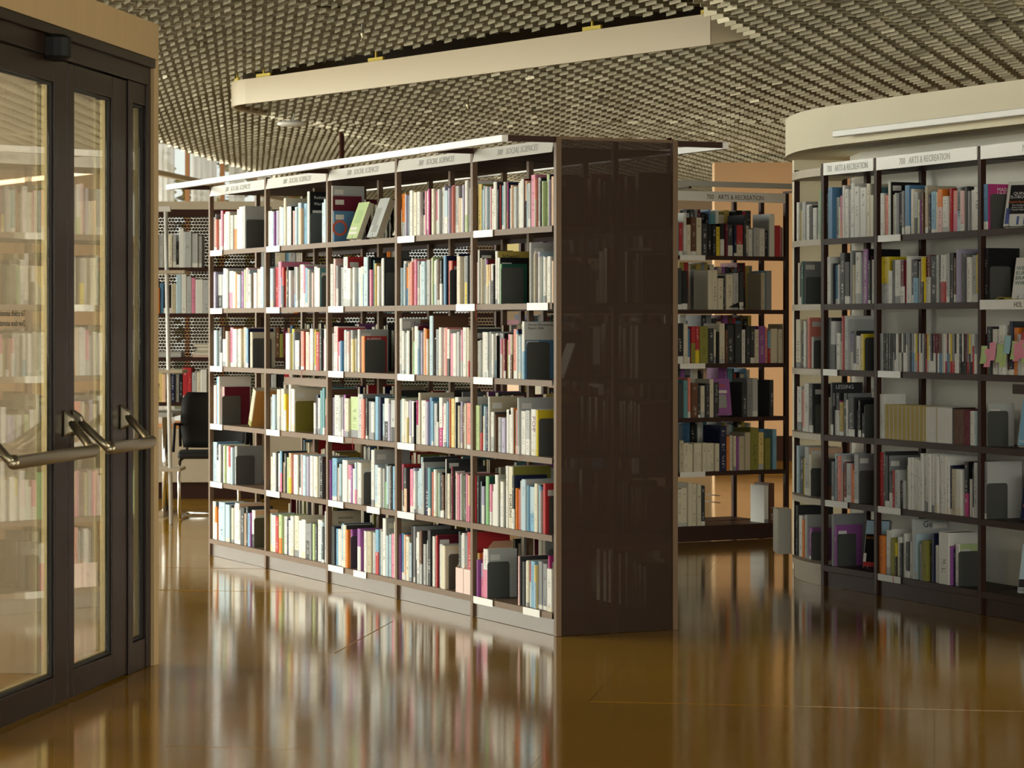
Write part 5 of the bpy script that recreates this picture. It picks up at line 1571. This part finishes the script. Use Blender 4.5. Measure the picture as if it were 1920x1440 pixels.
# face-out books on the back bookcase and narrow bay
C = CELLS[('K2', 4)][0]
display_book(C, 0.30, 0.02, 0.16, 0.235, 0.02, (1, -0.1), (0.1, 1), math.radians(9), 'V', 'G', [], 'purple book with a temple drawing displayed in the back bookcase', art=[('cover_temple', .15, .85, .60, .68, M_STICK), ('cover_temple', .2, .8, .2, .56, M_GREYPR), ('cover_temple', .25, .75, .78, .84, M_REDPR)])
C = CELLS[('K2', 2)][0]
display_book(C, 0.42, 0.02, 0.15, 0.185, 0.02, (1, -0.1), (0.1, 1), math.radians(12), 'K', 'k', [], 'dark book showing a row of spines, displayed in the back bookcase', art=[('sticker', .08, .36, .84, .96, M_STICK), ('cover_mark', .62, .78, .82, .92, M_REDPR)])
C = CELLS[('K2', 5)][0]
back_book(('K2', 5), 0.735, 0.10, 0.125, 0.255, 'B', 'blue cover with yellow discs at the right end of the back bookcase', art=[('cover_disc', .35, .95, .55, .95, M_YELPR), ('cover_disc', .3, .8, .05, .4, M_YELPR)])
C = CELLS[('B', 6)][0]
display_book(C, 0.33, 0.03, 0.13, 0.25, 0.02, E1Z, BKZ, math.radians(14), 'K', 'k', [('DIE RUSSL', .05, .60, .015, M_LETOR)], 'black and red book under a blue sky strip displayed on the bottom shelf',
             art=[('cover_sky', .02, .98, .70, .98, M_SKYPR), ('cover_band', .02, .98, .02, .12, M_REDPR), ('cover_portrait', .5, .95, .2, .52, M_REDPR), ('spine_sticker', -.0, .12, .12, .3, M_STICK)])

# pamphlet boxes holding magazines
Fm, width = CELLS[('M4', 6)]
for x0, w, nm in ((0.70, 0.085, 'left'), (0.79, 0.075, 'right')):
    o = empty('magazine_box', Fm @ Vector((x0, 0.03, 0)), 'pale pink cardboard magazine box, %s of the pair on the bottom shelf' % nm, 'magazine box', 'pink magazine boxes')
    H, Dd, t = 0.118, 0.22, 0.003
    y0 = 0.004
    MB(Fm).box(x0, x0 + w, y0, y0 + t, 0.0006, H).build('front', M_PINKBOX, o)
    for xs, mm in ((x0, M_PINKIN), (x0 + w - t, M_PINKIN)):
        m = MB(Fm)
        prof = [(y0 + t + 0.0002, 0.0006), (y0 + Dd, 0.0006), (y0 + Dd, 0.25), (y0 + 0.12, 0.25), (y0 + t + 0.0002, H)]
        k = 5
        m.add([(xs, y, z) for y, z in prof] + [(xs + t, y, z) for y, z in prof], [tuple(reversed(range(k))), tuple(range(k, 2 * k))] + [(i, (i + 1) % k, k + (i + 1) % k, k + i) for i in range(k)])
        m.build('side', mm, o)
    MB(Fm).box(x0 + t, x0 + w - t, y0 + Dd - t, y0 + Dd, 0.0006, 0.25).build('back', M_PINKIN, o)
    MB(Fm).box(x0 + t, x0 + w - t, y0 + t, y0 + Dd - t, 0.0006, 0.0035).build('bottom', M_PINKIN, o)
    x = x0 + 0.006
    r = random.Random(int(w * 1000))
    kk = 0
    for A, ww, hh in ((('k', 0.022, 0.285), ('G', 0.012, 0.27), ('W', 0.03, 0.28)) if nm == 'left' else (('s', 0.008, 0.27), ('R', 0.05, 0.29))):
        kk += 1
        b = dict(M=Fm @ Matrix.Translation((x, 0.016, 0.004)), w=ww, h=hh, d=0.2, A=A, B=A, cover=A, split=0, seed=r.random(), ink=1.0, stick=False, word=None, name='magazine')
        mo = make_book(b)
        tag(mo, '%s magazine, %s in the %s pink magazine box' % (CNAME[A], ordinal(kk), nm), 'magazine', 'magazines in the pink boxes')
        x += ww + 0.001

# sticky notes on the tabbed books (right picture edge)
Fm, width = CELLS[('Z', 3)]
M_NP = flat('pink_sticky_note', (0.85, 0.25, 0.38)); M_NG = flat('green_sticky_note', (0.45, 0.62, 0.20)); M_NB = flat('blue_sticky_note', (0.30, 0.58, 0.66))
r = random.Random(9)
k = 0
for x, z, mm, cn in ((-0.01, 0.05, M_NG, 'green'), (0.025, 0.035, M_NP, 'pink'), (0.07, 0.065, M_NP, 'pink'), (0.13, 0.06, M_NG, 'green'), (0.165, 0.035, M_NG, 'green'), (0.20, 0.10, M_NB, 'blue'), (0.26, 0.075, M_NG, 'green'), (0.285, 0.065, M_NP, 'pink'), (0.325, 0.08, M_NP, 'pink'), (0.36, 0.06, M_NG, 'green')):
    k += 1
    m = MB(Fm @ Matrix.Translation((x + 0.02, -0.004 - 0.0014 * k, z)) @ Matrix.Rotation(r.uniform(-.08, .08), 4, 'Y'))
    wv = 0.052; hv = 0.085
    vs, fs = [], []
    for i in range(5):
        yy = -0.010 * (i / 4) ** 2
        zz = hv * (1 - i / 4)
        vs += [(0, yy, zz), (wv, yy, zz), (wv, yy + 0.0004, zz), (0, yy + 0.0004, zz)]
    for i in range(4):
        a = 4 * i; fs += [(a, a + 4, a + 5, a + 1), (a + 3, a + 2, a + 6, a + 7), (a, a + 3, a + 7, a + 4), (a + 1, a + 5, a + 6, a + 2)]
    fs += [(0, 1, 2, 3), (16, 19, 18, 17)]
    m.add(vs, fs)
    tag(m.build('sticky_note', mm, None, origin=Fm @ Vector((x + 0.02, -0.01, z))), '%s sticky note, %s from left on the tabbed books' % (cn, ordinal(k)), 'sticky note', 'sticky notes on the tabbed books')

# bookmark ribbons hanging over shelf edges
def ribbon(cell, x, length, m_, label):
    Fm = CELLS[cell][0]
    pts = [(x, 0.012, 0.0022), (x, -0.006, 0.0015), (x + 0.003, -0.010, -0.02), (x + 0.006, -0.009, -length * 0.6), (x + 0.012, -0.008, -length)]
    tag(MB(Fm).tube(pts, 0.0016, 6).build('bookmark_ribbon', m_, None, origin=Fm @ Vector(pts[1])), label, 'ribbon', 'bookmark ribbons')
ribbon(('M5', 2), 0.05, 0.075, M_RED, 'red bookmark ribbon hanging below the second shelf by the perforated panel bay')
ribbon(('M5', 4), 0.50, 0.03, M_BEIGE, 'cream bookmark ribbon looped over the fourth shelf edge')
ribbon(('M3', 4), 0.36, 0.06, M_RED, 'red bookmark ribbon under the fourth shelf of the middle bay')
ribbon(('M1', 2), 0.32, 0.06, M_BEIGE, 'cream bookmark ribbon under the second shelf at window end')
ribbon(('M2', 3), 0.57, 0.04, M_RED, 'red bookmark ribbon loop on the third shelf near the window end')
ribbon(('A', 6), 0.17, 0.03, M_RED, 'red bookmark ribbon by the bottom label of the white-backed bay')

# wireless access point under the ceiling island
p = Vector((-1.82, 22.2, 2.955)); p = Vector((-1.70, 20.6, 2.93))
ap = empty('access_point', p, 'white oval wireless access point hanging under the ceiling', 'access point')
m = MB(Matrix.Translation(p) @ Matrix.Diagonal((1.25, 0.9, 1, 1)))
m.lathe([(0.01, -0.022), (0.06, -0.022), (0.088, -0.014), (0.092, 0.0), (0.085, 0.012), (0.05, 0.018), (0.01, 0.018)], 24).build('housing', M_WPAINT, ap)
MB().tube([p + Vector((0, 0, 0.018)), p + Vector((0.02, 0.0, 0.07)), p + Vector((0.01, 0, 0.075))], 0.005, 6).build('cable', M_WPAINT, ap)
for q, lab in (((-0.93, 16.6, 3.17), 'small sprinkler head above the left part of the fascia'), ((-0.32, 19.3, 2.95), 'small brass sprinkler below the fascia, left of centre'), ((2.45, 17.0, 3.14), 'small brass sprinkler toward the soffit')):
    sp = empty('sprinkler', q, lab, 'sprinkler', 'ceiling sprinklers')
    MB(Matrix.Translation(q)).lathe([(0.004, -0.03), (0.016, -0.03), (0.016, -0.027), (0.005, -0.024), (0.005, 0.0), (0.012, 0.01), (0.012, 0.03)], 12).build('head', M_GOLD, sp)
    MB().tube([Vector(q) + Vector((0, 0, 0.03)), Vector(q) + Vector((0, 0, 0.3))], 0.008, 8).build('pipe', M_WIRE, sp)

# ---- far-left corner: rack, desk, chair
rk = empty('leaning_rack', (-2.40, 18.6, 0), 'white leaning rack with beige shelves beside the vestibule edge', 'rack')
MB().tube([(-2.345, 18.35, 0.0), (-2.435, 18.75, 2.19)], 0.018, 4).build('post', M_WPAINT, rk)
MB().tube([(-2.78, 18.35, 0.0), (-2.80, 18.75, 2.19)], 0.018, 4).build('post', M_WPAINT, rk)
MB().box(-2.82, -2.40, 18.72, 18.78, 2.17, 2.205).build('top_bar', M_WPAINT, rk)
for z, y in ((1.755, 18.66), (1.06, 18.53), (0.385, 18.40)):
    MB().box(-2.80, -2.285, y - 0.05, y + 0.28, z - 0.022, z).build('rack_shelf', M_BEIGE, rk)
ds = empty('desk', (-2.75, 19.3, 0), 'grey-topped desk on chrome legs behind the leaning rack', 'desk')
MB().box(-3.6, -2.42, 19.0, 19.8, 0.715, 0.745).build('desktop', M_GREYLAM, ds)
for x in (-3.5, -2.52):
    MB().tube([(x, 19.4, 0.715), (x, 19.4, 0.03)], 0.025, 10).build('leg', M_CHROME, ds)
    MB().box(x - 0.03, x + 0.03, 19.05, 19.75, 0.0015, 0.03).build('foot', M_CHROME, ds)
def stack_box(loc, w, d, h, m_, name, label, cat, lid=None):
    o = empty(name, loc, label, cat)
    MB().box(loc[0], loc[0] + w, loc[1], loc[1] + d, loc[2], loc[2] + h * 0.8).build('body', m_, o, bevel=0.003)
    MB().box(loc[0] - 0.004, loc[0] + w + 0.004, loc[1] - 0.004, loc[1] + d + 0.004, loc[2] + h * 0.8 + 0.0005, loc[2] + h).build('lid', lid or m_, o, bevel=0.003)
stack_box((-2.80, 19.2, 0.7465), 0.22, 0.28, 0.10, M_WHITE, 'paper_box', 'white paper box on the desk by the vestibule edge', 'box')
stack_box((-2.78, 19.25, 0.8475), 0.20, 0.24, 0.10, M_WPAINT, 'paper_box', 'upper white paper box stacked on the desk', 'box', M_BEIGE)
# cantilever chair
cx, cy = -2.13, 18.98
ch = empty('chair', (cx, cy, 0), 'black upholstered chair on a chrome frame by the window end', 'chair')
m = MB()
vs, fs = [], []
prof = [(-0.24, 0.475, 0.0), (-0.23, 0.49, 0), (0.0, 0.475, 0), (0.20, 0.465, 0), (0.235, 0.49, 0)]
MB(Matrix.Translation((cx, cy, 0)) @ Matrix.Rotation(0.1, 4, 'Z')).box(-0.245, 0.245, -0.23, 0.22, 0.43, 0.478).build('seat', M_BLACK, ch, bevel=0.02)
bk = MB(Matrix.Translation((cx, cy + 0.225, 0.47)) @ Matrix.Rotation(0.1, 4, 'Z') @ Matrix.Rotation(math.radians(-7), 4, 'X'))
n = 8
vs = []
for j in range(n + 1):
    z = 0.02 + 0.40 * j / n
    hw = 0.235 + 0.02 * math.sin(math.pi * j / n) - (0.03 if j == n else 0)
    for i in range(n + 1):
        x = -hw + 2 * hw * i / n
        y = -0.035 * (1 - (x / hw) ** 2) * 0 + 0.05 * (1 - (abs(x) / 0.24) ** 2) - 0.05
        vs.append((x, y, z))
k = (n + 1) ** 2
vs2 = [(x, y + 0.028, z) for x, y, z in vs]
fs = []
for j in range(n):
    for i in range(n):
        a = j * (n + 1) + i
        fs += [(a, a + 1, a + n + 2, a + n + 1), (k + a + n + 1, k + a + n + 2, k + a + 1, k + a)]
edge = [i for i in range(n + 1)] + [j * (n + 1) + n for j in range(1, n + 1)] + [n * (n + 1) + i for i in range(n - 1, -1, -1)] + [j * (n + 1) for j in range(n - 1, 0, -1)]
for a, b in zip(edge, edge[1:] + edge[:1]): fs.append((b, a, k + a, k + b))
bk.add(vs + vs2, fs, 0, True)
bk.build('backrest', M_BLACK, ch)
for sx in (-1, 1):
    x = cx + sx * 0.21
    MB().tube([(x, cy + 0.24, 0.60), (x, cy + 0.20, 0.43), (x, cy - 0.19, 0.415), (x, cy - 0.23, 0.37), (x, cy - 0.23, 0.06), (x, cy - 0.20, 0.016), (x, cy + 0.22, 0.016)], 0.012, 8).build('leg', M_CHROME, ch)
MB().tube([(cx - 0.21, cy + 0.22, 0.016), (cx + 0.21, cy + 0.22, 0.016)], 0.012, 8).build('floor_bar', M_CHROME, ch)
for sx in (-1, 1):
    x = cx + sx * 0.255
    MB().tube([(x, cy + 0.2, 0.50), (x, cy + 0.18, 0.66), (x, cy - 0.12, 0.67), (x, cy - 0.2, 0.48)], 0.011, 8).build('armrest', M_BLKPL, ch)
# flat stacks and equipment lying on the far bookcase's third shelf
Fm, width = CELLS[('F1', 3)]
for x0, w, h, mm, nm, lab in ((0.02, 0.30, 0.045, M_GREYLAM, 'scanner', 'grey flat scanner lying on the far bookcase third shelf'),):
    stack_box(tuple(Fm @ Vector((x0, 0.03, 0.0006))), w, 0.22, h, mm, nm, lab, 'scanner')
r = random.Random(4)
z = 0.0006
for k in range(5):
    hh = r.uniform(0.012, 0.03)
    A = 'RWKGk'[k]
    b = dict(M=Fm @ Matrix.Translation((0.40 + r.uniform(0, .05), 0.03 + 0.20, z)) @ Matrix.Rotation(-math.pi / 2, 4, 'Z') @ Matrix.Rotation(math.pi / 2, 4, 'Y') @ Matrix.Translation((-hh, 0, 0)), w=hh, h=0.2, d=0.3, A=A, B=A, cover=A, split=0, seed=k, ink=0, stick=False, word=None, name='folder')
    o = make_book(b); tag(o, '%s folder, %s from the bottom of the flat stack by the windows' % (CNAME[A], ordinal(k + 1)), 'folder', 'folders stacked flat')
    z += hh + 0.0006
